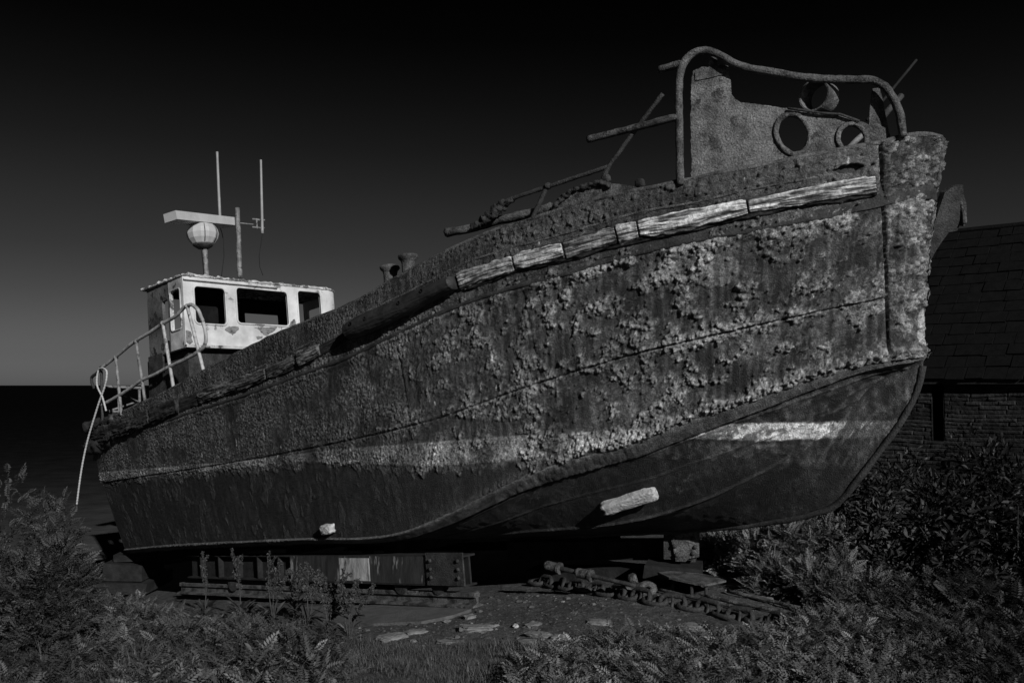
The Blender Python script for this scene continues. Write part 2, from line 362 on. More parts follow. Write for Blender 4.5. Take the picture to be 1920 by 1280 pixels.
def side_surface():
    x, y = ARC, HGT
    d_seam = (PY - L_seam(PX)) * MPP; d_ledge = (PY - L_ledge(PX)) * MPP
    d_top = (PY - L_st_top(PX)) * MPP; d_bot = (PY - L_st_bot(PX)) * MPP
    d_ch = (L_chine(PX) - PY) * MPP
    stem_x = 1648 + (PY - 272) * .046; d_stem = (PX - stem_x) * MPP
    on_stem = ss(0, .01, d_stem)
    fore = ss(7.5, 2.2, x)                                         # 1 at the bow, 0 aft
    # crust of blistered rust
    n1 = fbm(x * 1.9, y * 2.6, 3, 4); n2 = fbm(x * 5.5, y * 5.5, 8, 4)
    warp = .25 * fbm(x * 6, y * 6, 31, 3)
    near_line = .34 * np.exp(-(d_seam / .06)**2) * (np.abs(d_seam) > .008) + .55 * np.exp(-((d_ch - .06) / .07)**2) + .22 * np.exp(-((d_ledge - .05) / .05)**2)
    field = n1 * 1.0 + n2 * .9 + .4 * fbm(x * 15, y * 15, 33, 3) + near_line + .26 * on_stem
    below = ss(-.01, .05, d_bot - .05 + .13 * fbm(x * 3.2, y * .9, 44, 4) + .13 * fbm(x * 9, y * 2.0, 45, 4))   # dark bottom paint
    below = below * ss(.9, 1.6, x)
    bulz = ss(.0, -.02, d_ledge + .08) * (PX < 1645)               # the bulwark plating is flatter and riveted
    crust = ss(.15, .22, field - .25 * bulz) * (1 - below) * (1 - .55 * bulz)
    scale1 = ss(-.10, -.05, field + .25 * fbm(x * 22, y * 18, 34, 3)) * (1 - below)
    crust2 = ss(.36, .42, field) * (1 - below)
    wa, ra = worley(x * 18 + warp + .5 * n1, y * 18 + warp, 1); wb, rb = worley(x * 30 + warp * 2, y * 30, 2); wc, rc = worley(x * 62, y * 62, 4)
    ca = np.sqrt(np.clip(1 - (wa / (.28 + .4 * ra))**2, 0, 1)); cb = np.sqrt(np.clip(1 - (wb / (.35 + .35 * rb))**2, 0, 1)); cc = np.sqrt(np.clip(1 - (wc / .65)**2, 0, 1))
    ca = ca * (.35 + .65 * ra)
    keepg = 1 - np.exp(-(d_stem / .03)**2)
    h_f = keepg * (scale1 * (.004 + .003 * cc + .003 * cb) + crust2 * .007 + crust * (.005 + .012 * ca * (.5 + 1.4 * ss(-.1, .4, n2)) + .010 * cb + .007 * cc)) + (1 - crust) * .003 * fbm(x * 14, y * 14, 61, 3)
    # lone blisters
    wl, rl = worley(x * 11 + 3, y * 11 + 5, 7)
    lone = np.where(rl > .66 - .12 * n1, np.sqrt(np.clip(1 - (wl / (.10 + .3 * (rl - .6)))**2, 0, 1)), 0) * (1 - below) * (1 - crust)
    h_f = h_f + lone * .02
    # fine granular scale aft
    gran = (.6 * cb + .6 * cc) * ss(-.45, .1, n1 + .3 * n2) * (1 - below)
    h_a = .016 * gran + .004 * fbm(x * 8, y * 8, 62, 3)
    h = h_f * fore + h_a * (1 - fore)
    # stripe: thick flaking band
    stripe = ss(-.01, .01, d_top) * (1 - ss(-.02, .02, d_bot + .03 * fbm(x * 8, y * 3, 46, 3))) * (d_ch > .02)
    h = h + stripe * (.006 + .008 * cc * ss(3, 1, -x * 0 + 2))
    # flakes on the bottom paint
    flake = ss(.2, .26, fbm(x * 4.2, y * 2.6, 71, 4) + .3 * fbm(x * 14, y * 6, 73, 2)) * below * ss(4.6, 6.5, x)
    h = h + flake * .006 + below * .0025 * fbm(x * 9, y * 9, 72, 3)
    # seams, ledges, stem plate edge
    wob = .012 * fbm(x * 5, y * 0, 91, 3)
    sm = ss(.004, -.004, d_seam + wob * .4) * (PX < 1664)
    h = h + .014 * sm - .02 * np.exp(-((d_seam + wob * .4 - .008) / .007)**2) * (PX < 1662)
    h = h - .022 * np.exp(-((d_ledge) / .009)**2) * (PX < 1600) + .015 * np.exp(-((d_ledge - .05) / .03)**2) * (PX < 1600)
    h = h - .035 * np.exp(-(d_stem / .009)**2) * (PY < 665) + .012 * on_stem
    # upright plate joints
    for pj, sl in ((745, .17), (1000, .2)):
        dj = (PX - (pj + (PY - 640) * sl)) * MPP; z = (d_ledge > .06) & (d_seam < -.03)
        h = h + np.where(z, -.012 * np.exp(-(dj / .012)**2) - .01 * np.exp(-((dj - .12) / .11)**2) * fore**.3, 0)
    # crusted chine band
    band = np.exp(-((d_ch - .05) / .05)**2)
    h = h + band * (.018 + .012 * ca + .01 * cb) * ss(6.2, 4.2, x)
    # rivets along the bulwark and the chine
    d_sh = (PY - L_sheer(PX)) * MPP
    for off, sp, hh in ((.055, .105, .014), (.17, .105, .014)):
        ph = (x / sp) % 1 - .5; r2 = (ph * sp)**2 + (d_sh - off)**2
        h = h + hh * np.sqrt(np.clip(1 - r2 / .018**2, 0, 1)) * (PX > 860) * (PX < 1645) * (perlin(x * 1.7, x * 0 + off * 9, 14) > -.25)
    ph = (x / .085) % 1 - .5; r2 = (ph * .085)**2 + (d_ch - .065)**2
    h = h + .018 * np.sqrt(np.clip(1 - r2 / .024**2, 0, 1)) * (PX > 1230) * (perlin(x * 2.1, x * 0, 15) > -.3)
    # rotten hole under the bow rail
    hole = ss(1.0, .8, np.hypot((PX - 1592) / 27, (PY - 316 + (PX - 1592) * .15) / 9) + .35 * fbm(x * 14, y * 14, 17, 3))
    h = h - hole * .09
    # ------------ albedo: paint and rust colour, plus painted sparkle and hole shade
    streak = fbm(x * 16, y * 1.1, 81, 3); bl = fbm(x * 2.3, y * 2.3, 82, 4)
    plate_c = .062 + .10 * streak + .11 * bl + .03 * fbm(x * 20, y * 20, 83, 3)
    plate_c = np.clip(plate_c * .8 - .006, .010, .15)
    crust_c = np.clip(.125 + .10 * ca * ra + .15 * bl + .08 * (rb - .5) + .08 * (rc - .5), .03, .36)
    a_f = plate_c * (1 - scale1) + (.6 * plate_c + .035 + .05 * (rb - .4) + .04 * (rc - .5)) * scale1
    a_f = np.clip(a_f, .01, .3) * (1 - crust) + crust_c * crust
    a_f = a_f * (1 - lone * .3) + .1 * lone * .3
    a_a = np.clip(.020 + .07 * gran * (rb * .9 + .2) + .035 * bl + .03 * streak + .03 * (rc - .5) * gran, .008, .2)
    stem_p = .55 + .45 * ss(-.12, .22, fbm(x * 3.5, y * 2.2, 85, 4)); a_f = a_f * (1 - on_stem + on_stem * stem_p)
    a_f = np.clip(a_f * (a_f / .098)**.3, .008, .3)
    alb = a_f * fore + a_a * (1 - fore)
    bul = ss(.0, -.02, d_ledge) * (PX < 1645)
    alb = alb * (1 - bul) + bul * np.clip(.042 + .05 * crust + .05 * streak + .06 * bl + .04 * (rc - .5) + .045 * ss(3.5, 0, x), .012, .2)
    alb = alb + stripe * (.10 + .09 * fore * (rc > .25)) * np.clip(.75 + 1.6 * bl + .9 * (rc - .5), .1, 2)
    dark = .012 + .013 * bl + .014 * streak + .008 * fbm(x * 7, y * 4, 86, 3)
    alb = alb * (1 - below) + below * (dark * (1 - flake) + flake * .024)
    alb = alb + band * .03 * ss(6.2, 4, x) * (.6 + rb)
    # pale flecks painted in as sparkle, and bare bright scrapes
    sparkle = ss(.60, .68, fbm(x * 17, y * 5, 95, 3) + .35 * fbm(x * 2, y * 2, 96, 2)) * (1 - below)
    alb = alb + sparkle * .3
    bare = ss(1.0, .7, np.hypot((PX - 1728) / 12, (PY - 615) / 36) + .3 * fbm(x * 9, y * 9, 97, 2)); alb = alb * (1 - bare) + bare * .35
    lite = ss(1.0, .75, np.hypot((PX - 1340) / 55, (PY - 508) / 34) + .35 * fbm(x * 8, y * 8, 98, 3)); alb = alb + lite * .07; h = h + lite * (.012 + .006 * cc)
    alb = alb * (1 - hole * .9)  # recess also darkened in the albedo, standing for the shade inside
    return h, np.clip(alb, .008, .7)
HS, AS = side_surface()
GS = G + NG * HS[..., None]

# bottom panels, all on the stations of the chine
s_c = CH[:, 0]
wK = np.interp(s_c, [.19, .3, .5, .85, 1.3, 2.0, 2.8, 4, 5.3, 11.6], [0, .05, .1, .2, .36, .56, .76, 1.02, 1.15, .95])
K3 = solve_z(plan(s_c, wK), L_knuckle)
kx = np.array([(1733,672),(1729,705),(1715,745),(1690,795),(1640,860),(1590,925),(1560,955),(1500,970),(1400,985),(1300,993)], float)
def s_of_px(px):
    t = (px - 960) / F; return (B0[0] - t * B0[1]) / (A[0] - t * A[1])
ks = s_of_px(kx[:, 0]); kz = solve_z(plan(ks, ks * 0), line([(p[0], p[1]) for p in kx]))[:, 2]
ks = np.concatenate([ks, [5.2, 8, 11.7]]); kz = np.concatenate([kz, [2.1 - 1.90, 2.1 - 2.28, 2.1 - 2.79]])
keel_z = np.interp(s_c, ks, kz)
K3[:, 2] = np.where(s_c > 5.0, keel_z + .16, K3[:, 2]); 
K3[:, 2] = np.minimum(np.maximum(K3[:, 2], keel_z + .0), C3[:, 2] - .0)
K3[:, 2] = smooth1(K3[:, 2], 25)
Q3 = np.concatenate([plan(s_c, s_c * 0 + .03 * ss(.2, .5, s_c)), smooth1(keel_z, 12)[:, None]], -1)
def panel(P, Q, n, bulge):
    v = np.linspace(0, 1, n)[None, :, None]; g = P[:, None] * (1 - v) + Q[:, None] * v
    nn = normals(g)
    if np.mean(nn[NU//3, :, 2]) > 0: nn = -nn
    return g + nn * (bulge * np.sin(v * math.pi)), nn, v[0, :, 0][None, :]
sub = slice(None, None, 2)
P1, N1, vb = panel(C3[sub], K3[sub], 90, .02); P2, N2, vk = panel(K3[sub], Q3[sub], 60, .0)
def bottom_surface(P, Nn, v, deadwood):
    x = ARC[sub][:, :1] * np.ones_like(v); y = np.linalg.norm(P - P[:, :1], axis=-1)
    px, py = proj(P); mpp = np.linalg.norm(P - EYE, axis=-1) / F
    dt = (py - L_st_top(px)) * mpp; db = (py - L_st_bot(px)) * mpp
    stripe = ss(-.006, .006, dt) * ss(.006, -.006, db + .012 * fbm(x * 9, y * 6, 41, 3)) * (px > 1270)
    chip = ss(.0, .12, .8 * fbm(x * 5, y * 9, 42, 4) + .6 * fbm(x * 17, y * 20, 43, 3) - .06 + .5 * np.exp(-((px - 1505) / 50)**2) - .2 * (px > 1600))
    bl = fbm(x * 2.5, y * 2.5, 51, 4); wr = fbm(x * 9, y * 9, 52, 3)
    rag = fbm(x * 4.5, y * 1.5, 53, 5)
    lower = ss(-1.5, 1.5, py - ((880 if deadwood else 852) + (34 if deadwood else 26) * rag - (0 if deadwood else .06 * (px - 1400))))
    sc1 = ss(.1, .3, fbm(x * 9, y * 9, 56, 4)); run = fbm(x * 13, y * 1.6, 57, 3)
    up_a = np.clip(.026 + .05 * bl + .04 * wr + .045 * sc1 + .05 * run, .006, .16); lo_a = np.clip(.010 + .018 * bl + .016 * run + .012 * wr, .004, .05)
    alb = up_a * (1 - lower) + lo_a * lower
    scr = ss(.9, 1.0, 1 - np.abs(fbm(x * 1.2 + y * 1.9, x * 6 - y * 4, 58, 3)) * 2.2) * ss(.05, .2, fbm(x * 1.5, y * 1.5, 59, 2)); alb = alb + scr * .03
    pat = ss(.12, .2, fbm(x * 1.7, y * 2.6, 54, 4)) * (.6 if deadwood else .35); alb = alb + pat * .018
    alb = alb * (1 - stripe) + stripe * (.2 * (1 - chip) + .72 * chip) * (.42 if deadwood else 1)
    h = .010 * bl + .006 * wr + .006 * pat + stripe * .003 + (1 - lower) * (.004 + .006 * sc1)
    # weld ridge at the knuckle
    dk = (1 - v if not deadwood else v) * np.linalg.norm(P[:, -1:] - P[:, :1], axis=-1)
    rid = np.exp(-(dk / .02)**2); h = h + .016 * rid; alb = alb + rid * .018
    if not deadwood:
        for off in (.16, .42):
            e = np.exp(-((y - off) / .012)**2); h = h + .01 * e; alb = alb + .006 * e
    return P + Nn * h[..., None], np.clip(alb, .006, .7)
P1, A1 = bottom_surface(P1, N1, vb, False); P2, A2 = bottom_surface(P2, N2, vk, True)

def mirror(P):
    XY = P[..., :2] - B0; w = XY @ NS; Q = P.copy(); Q[..., :2] = P[..., :2] - 2 * w[..., None] * NS; return Q
def grid_faces(n, k, off, flip=False):
    i = np.arange(n * k).reshape(n, k) + off; f = np.stack([i[:-1, :-1], i[1:, :-1], i[1:, 1:], i[:-1, 1:]], -1).reshape(-1, 4)
    return f[:, ::-1] if flip else f

BOAT_BASE = np.array([*plan(np.array(6.0), np.array(0.0)), 2.1 - 2.05])
boat = thing('fishing_boat', BOAT_BASE, 'large derelict rust crusted steel fishing boat propped ashore with a small white wheelhouse', 'boat')
Vs, Fs, As = [], [], []; off = 0
def put(P, alb, flip):
    global off
    n, k = P.shape[:2]; Vs.append(P.reshape(-1, 3)); As.append(alb.reshape(-1)); Fs.append(grid_faces(n, k, off, flip)); off += n * k
put(GS, AS, False); put(P1, A1, False); put(P2, A2, False)
c4 = slice(None, None, 4)
Gp, Ap = GS[c4, ::3].copy(), AS[c4, ::3]
put(mirror(Gp), Ap, True)
put(mirror(P1[c4]), A1[c4], True); put(mirror(P2[c4]), A2[c4], True)
# port side near the stem at full density so that its edge stays rough
tr = np.stack([np.concatenate([GS[-1], P1[-1], P2[-1]]), mirror(np.concatenate([GS[-1], P1[-1], P2[-1]]))], 1)     # transom
put(tr, np.full(tr.shape[:2], .02), False)
hull = link('hull', np.concatenate(Vs), [np.concatenate(Fs)], M['hull'], boat, smooth=True, alb=np.concatenate(As))

# deck, inside of the bulwark and its cap
ins = S3.copy(); ins[:, :2] -= NS * .05 * ss(.02, .3, SH[:, 1])[:, None]; ins[:, :2] -= A * .05
dk = ins.copy(); dk[:, 2] -= .55
q = slice(0, None, 12)
dm = MB()
for P, Q, fl in ((S3[q], ins[q], 1), (ins[q], dk[q], 1)):
    for mm in (lambda z: z, mirror):
        g = np.stack([mm(P), mm(Q)], 1); dm.add(g.reshape(-1, 3), F4=grid_faces(g.shape[0], 2, 0))
g = np.stack([dk[q], mirror(dk[q])], 1); dm.add(g.reshape(-1, 3), F4=grid_faces(g.shape[0], 2, 0))
dm.build('deck', M['rust_dark'], boat)
cp = MB(); cpts = S3[::10] + np.array([0, 0, .005]); cp.tube(cpts[:, :], .022, 8, jit=.5); cp.tube(mirror(cpts), .022, 8, jit=.5)
cp.build('bulwark_cap', M['rust'], boat, smooth=True)
st = MB(); sp_ = np.stack([Q3[:, 0], Q3[:, 1], Q3[:, 2]], -1)[::8] ; st.tube(sp_, .03, 8, jit=.3)
st.build('keel_bar', M['rust_dark'], boat, smooth=True)

# ---- rubbing timbers
def trace(ln, out):
    """points on the starboard side where the picture line runs, with outward normals"""
    D = PY - ln(PX); P = np.zeros((NU, 3)); Nn = np.zeros((NU, 3))
    k = np.clip((D < 0).sum(1), 1, NV - 1); i = np.arange(NU)
    d0, d1 = D[i, k-1], D[i, k]; t = np.clip(d0 / (d0 - d1 + 1e-9), 0, 1)[:, None]
    P = G[i, k-1] * (1 - t) + G[i, k] * t; Nn = NG[i, k]
    return P + Nn * out, Nn
def timber(name, px0, px1, half_px, depth, m, rough, seed, alb, ln=L_fender, rnd=7.0, parent=None, rag=.05, dy=0):
    f = lambda p: ln(p) + dy
    P, Nn = trace(f, 0); px, py = proj(P); sel = np.where((px >= px0) & (px <= px1))[0]
    if len(sel) < 4: return
    P, Nn = P[sel], Nn[sel]
    n = max(24, int(np.linalg.norm(P[-1] - P[0]) / .011)); ii = np.linspace(0, len(P) - 1, n)
    P = np.stack([np.interp(ii, np.arange(len(P)), P[:, k]) for k in range(3)], -1); Nn = np.stack([np.interp(ii, np.arange(len(Nn)), Nn[:, k]) for k in range(3)], -1)
    T = np.gradient(P, axis=0); T /= np.linalg.norm(T, axis=1)[:, None]; Uv = np.cross(T, Nn); Uv *= np.sign(Uv[:, 2:3]); Uv /= np.linalg.norm(Uv, axis=1)[:, None]
    mpp = np.linalg.norm(P - EYE, axis=1) / F; hz = np.interp(np.linspace(0, 1, len(half_px)), np.linspace(0, 1, len(half_px)), half_px); hz = np.interp(np.linspace(0, 1, n), np.linspace(0, 1, len(hz)), hz) * mpp
    K = 72; a = np.arange(K) / K * 2 * math.pi
    ca, sa = np.cos(a), np.sin(a); sq = (np.abs(ca)**rnd + np.abs(sa)**rnd)**(-1 / rnd); ca, sa = ca * sq, sa * sq
    ell = np.concatenate([[0], np.cumsum(np.linalg.norm(np.diff(P, axis=0), axis=1))])[:, None]
    per = (a * .16)[None, :]
    g1 = perlin(ell * 2.2 + seed, per * 38 + .6 * perlin(ell * 3, per * 6, seed), seed); g2 = perlin(ell * 6, per * 90, seed + 1); g3 = fbm(ell * 7, per * 12, seed + 2, 3)
    crack = -np.exp(-(perlin(ell * 1.3, per * 26 + .5 * perlin(ell * 2.5, per * 5, seed + 5), seed + 4) / .09)**2)
    ends = ss(0, rag, ell + .03 * g3) * ss(0, rag, ell[-1] - ell + .03 * g3)
    dr = rough * (.9 * g1 + .5 * g2 + .9 * g3 + 1.3 * crack)
    scale = .93 + .07 * ends
    hzv = hz[:, None] * (1 + .22 * fbm(ell * 2.2, ell * 0 + seed, seed + 3, 3)); up_ = (sa[None, :] * hzv * (1 + dr / .07)) * scale; out = (ca[None, :] * depth * .5 * (1 + dr / .07)) * scale + depth * .42
    sag = .012 * fbm(ell * 1.1, ell * 0 + seed, seed + 6, 2); up_ = up_ + sag; out = out + .012 * fbm(ell * 3, ell * 0 + 5, seed + 7, 2)
    V = P[:, None] + Uv[:, None] * up_[..., None] + Nn[:, None] * out[..., None]
    blot = fbm(ell * 2.6, per * 9, seed + 8, 4); al = np.clip(alb * (.78 + .7 * g1 + .45 * g2 + 1.0 * crack + .8 * g3 + 1.9 * blot), alb * .1, min(alb * 1.8, .7))
    mb = MB(); i = np.arange(n * K).reshape(n, K); j = np.roll(i, -1, 1)
    Fq = np.stack([i[:-1], j[:-1], j[1:], i[1:]], -1).reshape(-1, 4)
    Vall = np.vstack([V.reshape(-1, 3), V[0].mean(0), V[-1].mean(0)]); c0 = n * K
    F3 = [(c0, i[0, (k+1) % K], i[0, k]) for k in range(K)] + [(c0 + 1, i[-1, k], i[-1, (k+1) % K]) for k in range(K)]
    mb.add(Vall, F3, Fq, np.concatenate([al.ravel(), [alb, alb]]))
    return mb.build(name, m, parent or boat, smooth=True, alb=True)
timber('rubbing_timber', 1402, 1638, [14, 13, 11], .07, M['timber'], .014, 3, .42, rag=.1)
timber('rubbing_timber', 1199, 1401, [13, 17, 15], .075, M['timber'], .013, 5, .52)
timber('rubbing_timber', 1159, 1198, [16, 16], .07, M['timber'], .013, 6, .38, rag=.03)
timber('rubbing_timber', 1061, 1158, [14, 14], .06, M['timber'], .018, 7, .17, rag=.08)
timber('rubbing_timber', 968, 1059, [14, 14], .07, M['timber'], .014, 9, .42)
timber('rubbing_timber', 864, 966, [14, 15], .07, M['timber'], .016, 11, .30)
timber('timber_backing', 866, 1640, [17, 17, 20, 18, 16], .045, M['timber'], .010, 23, .028, rag=.02, dy=3)
timber('timber_backing', 300, 660, [9, 11, 12], .04, M['timber'], .010, 27, .022, rag=.02, dy=2)
t_log = timber('rubbing_log', 667, 861, [14, 18, 18], .24, M['log'], .003, 13, .2, rnd=2.2, rag=.10)
t_log['label'] = 'dark smooth rounded log with bolt holes'
timber('rubbing_timber', 564, 605, [11, 12], .09, M['timber'], .014, 15, .14, rag=.05)
timber('rubbing_timber', 505, 561, [11, 11], .06, M['timber'], .018, 16, .075, rag=.1)
timber('rubbing_timber', 377, 503, [11, 11], .07, M['timber'], .018, 17, .09, rag=.08)
timber('rubbing_timber', 290, 340, [14, 14], .10, M['timber'], .012, 18, .03, rag=.08)
timber('rubbing_timber', 185, 288, [13, 14], .12, M['timber'], .016, 19, .035, rag=.1)
# bolt holes of the log: shallow cups whose near-black colour stands for the hole's shade
lP, lN = trace(L_fender, 0); lx, ly = proj(lP)
for hx, dy in ((685, -4), (712, 0), (774, -3), (815, -5)):
    k = int(np.argmin(np.abs(lx - hx))); mbh = MB(); c = lP[k] + lN[k] * .222 + np.array([0, 0, .02 - dy * .003])
    mbh.lathe([(.0, -.005), (.014, -.004), (.02, .004), (.017, .008)], c, lN[k] + np.array([0, 0, .1]), 12); mbh.build('bolt_hole', M['void'], t_log, smooth=True)
# thin steel guard above and below the timbers
gp, gn = trace(L_ledge, .03); gx, _ = proj(gp)
mbg = MB(); sel = np.where((gx > 172) & (gx < 1580))[0][::8]; mbg.tube(gp[sel] - gn[sel] * .012, .026, 8, jit=.25, seed=4); mbg.build('ledge_bar', M['rust_dark'], boat, smooth=True)
up_l = lambda p: L_fender(p) - 22 * ss(150, 900, p) - 9
gp, gn = trace(up_l, .018); gx, _ = proj(gp); mbg = MB(); sel = np.where((gx > 300) & (gx < 1560))[0][::8]; mbg.tube(gp[sel] - gn[sel] * .006, .014, 8, jit=.4, seed=6); mbg.build('guard_strip', M['rust'], boat, smooth=True)
# crusted chine bar
chp = C3[::4] + np.concatenate([np.tile(NS * .02, (len(C3[::4]), 1)), np.full((len(C3[::4]), 1), .01)], 1)
mbc = MB(); 
for kk in range(3): chp[:, kk] = smooth1(chp[:, kk], 6)
lo_ = P1[::2][:, 12]; nlo = N1[::2][:, 12]; m_c = min(len(chp), len(lo_)); ctl = np.stack([chp[:m_c] + [0, 0, .022], chp[:m_c] + np.array([*NS, 0]) * .014, lo_[:m_c] + nlo[:m_c] * .035, lo_[:m_c] - nlo[:m_c] * .01], 1)
kq = np.concatenate([np.linspace(0, 1, 5)[:-1], np.linspace(1, 2, 16)[:-1], np.linspace(2, 3, 4)]); iu = np.linspace(0, m_c - 1, m_c * 3)
ctl = np.stack([[np.interp(iu, np.arange(m_c), ctl[:, a_, b_]) for b_ in range(3)] for a_ in range(4)], 0).transpose(2, 0, 1)
k0_ = np.clip(kq.astype(int), 0, 2); f_ = (kq - k0_)[None, :, None]; g_ = ctl[:, k0_] * (1 - f_) + ctl[:, k0_ + 1] * f_
gn_ = normals(g_); gn_ *= np.sign(np.sum(gn_ * np.array([*NS, -.3]), -1, keepdims=True)); xx = iu[:, None] * .036 + 0 * kq; yy = kq[None] * .1 + 0 * xx
w5, r5 = worley(xx * 16, yy * 16, 9); g_ = g_ + gn_ * (.010 * fbm(xx * 3, yy * 9, 19, 4) + .010 * np.sqrt(np.clip(1 - (w5 / .5)**2, 0, 1)) * ss(.0, .2, fbm(xx * 1.2, yy * 3, 20, 3)))[..., None]
al5 = np.clip(.036 + .03 * ss(3.5, 0, xx) + .05 * fbm(xx * 2, yy * 6, 22, 4) + .03 * (r5 - .5) + .05 * ss(1.35, 1.0, kq)[None], .01, .2)
mbc.add(g_.reshape(-1, 3), F4=grid_faces(len(iu), len(kq), 0), alb=al5.ravel()); mbc.build('chine_bar', M['hull'], boat, smooth=True, alb=True)

# stern quarter: broken timber end under the rail
for (x0, y0, x1, y1, r, Yd) in ((158, 803, 215, 785, .07, 14.55), (163, 838, 240, 822, .10, 14.5)):
    a_, b_ = at(x0, y0, Yd + .1), at(x1, y1, Yd - .6); P = np.array([a_ + (b_ - a_) * t for t in np.linspace(0, 1, 24)])
    mb = MB(); mb.tube(P, r * (1 + .3 * perlin(np.arange(24) * .4, np.zeros(24), 5)), 14, jit=.9, seed=int(x0)); mb.build('stern_timber', M['log'], boat, smooth=True)

# ---- anodes
def lump_box(mb, c, ax, hx, hy, hz, seed, rough=.15, n=14, rnd=4):
    """rounded rough block (superellipsoid with noise)"""
    u = np.linspace(-math.pi / 2, math.pi / 2, n); v = np.linspace(-math.pi, math.pi, 2 * n, endpoint=False); U, W_ = np.meshgrid(u, v, indexing='ij')
    p = 2 / rnd; f = lambda t: np.sign(t) * np.abs(t)**p
    x, y, z = f(np.cos(U)) * f(np.cos(W_)), f(np.cos(U)) * f(np.sin(W_)), f(np.sin(U))
    d = 1 + rough * fbm(x * 1.6 + seed, y * 1.6 + z * 1.3 + seed * .7, seed % 50, 3)
    ax = np.asarray(ax, float)
    V = np.asarray(c) + (x * hx * d)[..., None] * ax[0] + (y * hy * d)[..., None] * ax[1] + (z * hz * d)[..., None] * ax[2]
    k = 2 * n; i = np.arange(n * k).reshape(n, k); j = np.roll(i, -1, 1)
    return mb.add(V.reshape(-1, 3), F4=np.stack([i[:-1], j[:-1], j[1:], i[1:]], -1).reshape(-1, 4))
def hit_panel(P, px, py):
    x, y = proj(P); k = np.unravel_index(np.argmin((x - px)**2 + (y - py)**2), x.shape); return P[k], k
a0, k0 = hit_panel(P1, 1136, 946); a1, k1 = hit_panel(P1, 1229, 917)
nn = N1[k0] * .5 + N1[k1] * .5; nn /= np.linalg.norm(nn); ux = (a1 - a0); ln_ = np.linalg.norm(ux); ux /= ln_; uy = np.cross(nn, ux)
mb = MB(); lump_box(mb, (a0 + a1) / 2 + nn * .055, (ux, uy, nn), ln_ / 2, .062, .055, 5, .3, 26, 6); mb.build('sacrificial_anode', M['anode'], boat, smooth=True, label='long pale zinc anode block')
a0, k0 = hit_panel(GS, 620, 990); nn = NG[k0]; ux = np.array([*A, .137]); uy = np.cross(nn, ux)
mb = MB(); lump_box(mb, a0 + nn * .05, (ux, uy, nn), .10, .055, .05, 9, .3, 20, 5); mb.build('sacrificial_anode', M['anode'], boat, smooth=True, label='small pale zinc anode block')

# ---- superstructure frame (tilted with the hull)
AFT = np.array([-A[0] * math.cos(TH), -A[1] * math.cos(TH), -math.sin(TH)]); UPV = np.array([-A[0] * math.sin(TH), -A[1] * math.sin(TH), math.cos(TH)]); STB = np.array([NS[0], NS[1], 0.0])
W0 = np.array([*plan(np.array(10.4), np.array(0.0)), 0.0])
W0[2] = at(348, 650, plan(np.array(10.4), np.array(1.376))[1])[2]
def wl(q, w, h): return W0 + AFT * q + STB * w + UPV * h
def to_front(px, py, q=0.0):
    P = on_plane(px, py, W0 + AFT * q, AFT) - (W0 + AFT * q); return np.dot(P, STB), np.dot(P, UPV)
def to_side(px, py, w):
    P = on_plane(px, py, W0 + STB * w, STB) - (W0 + STB * w); return np.dot(P, AFT), np.dot(P, UPV)
def rrect(a, b, r=.05, n=5):
    x0, x1 = sorted((a[0], b[0])); y0, y1 = sorted((a[1], b[1])); r = min(r, (x1-x0)*.45, (y1-y0)*.45); o = []
    for cx, cy, t0 in ((x1-r, y1-r, 0), (x0+r, y1-r, 90), (x0+r, y0+r, 180), (x1-r, y0+r, 270)):
        for k in range(n + 1):
            t = math.radians(t0 + 90 * k / n); o.append((cx + r * math.cos(t), cy + r * math.sin(t)))
    return o
WS = to_front(345, 580)[0]; WP = to_front(607, 580)[0]; HW = to_front(345, 517)[1]
fr = lambda x0, y0, x1, y1: rrect(to_front(x0, y0), to_front(x1, y1), .07)
wh = MB()
holes = [fr(362, 535, 426, 610), fr(441, 538, 543, 612), fr(556, 544, 606, 622)]
WPf = min(p[0] for p in holes[2]) - .11
rot_front = [(-u, v) for u, v in []]
wh.plate([(WS, 0), (WS, HW), (WPf, HW), (WPf, 0)], holes, W0, STB, UPV, -AFT, .05)
front = wh.build('wheelhouse', M['white'], boat)
DEPTH = to_side(277, 600, WS)[0]; DEPTH = max(1.0, min(1.5, DEPTH))
# rounded port corner
mb = MB(); R_ = .38; a = np.linspace(0, math.pi / 2, 14); ring = [wl(R_ - R_ * math.cos(t), WPf - R_ * math.sin(t), 0) for t in a]
g = np.array([[p, p + UPV * HW] for p in ring]); gi = np.array([[p - (STB * -math.sin(t) - AFT * math.cos(t)) * .04, p + UPV * HW - (STB * -math.sin(t) - AFT * math.cos(t)) * .04] for p, t in zip(ring, a)])
mb.add(g.reshape(-1, 3), F4=grid_faces(14, 2, 0)); mb.add(gi.reshape(-1, 3), F4=grid_faces(14, 2, 0, True)); mb.build('corner_panel', M['white'], front, smooth=True)
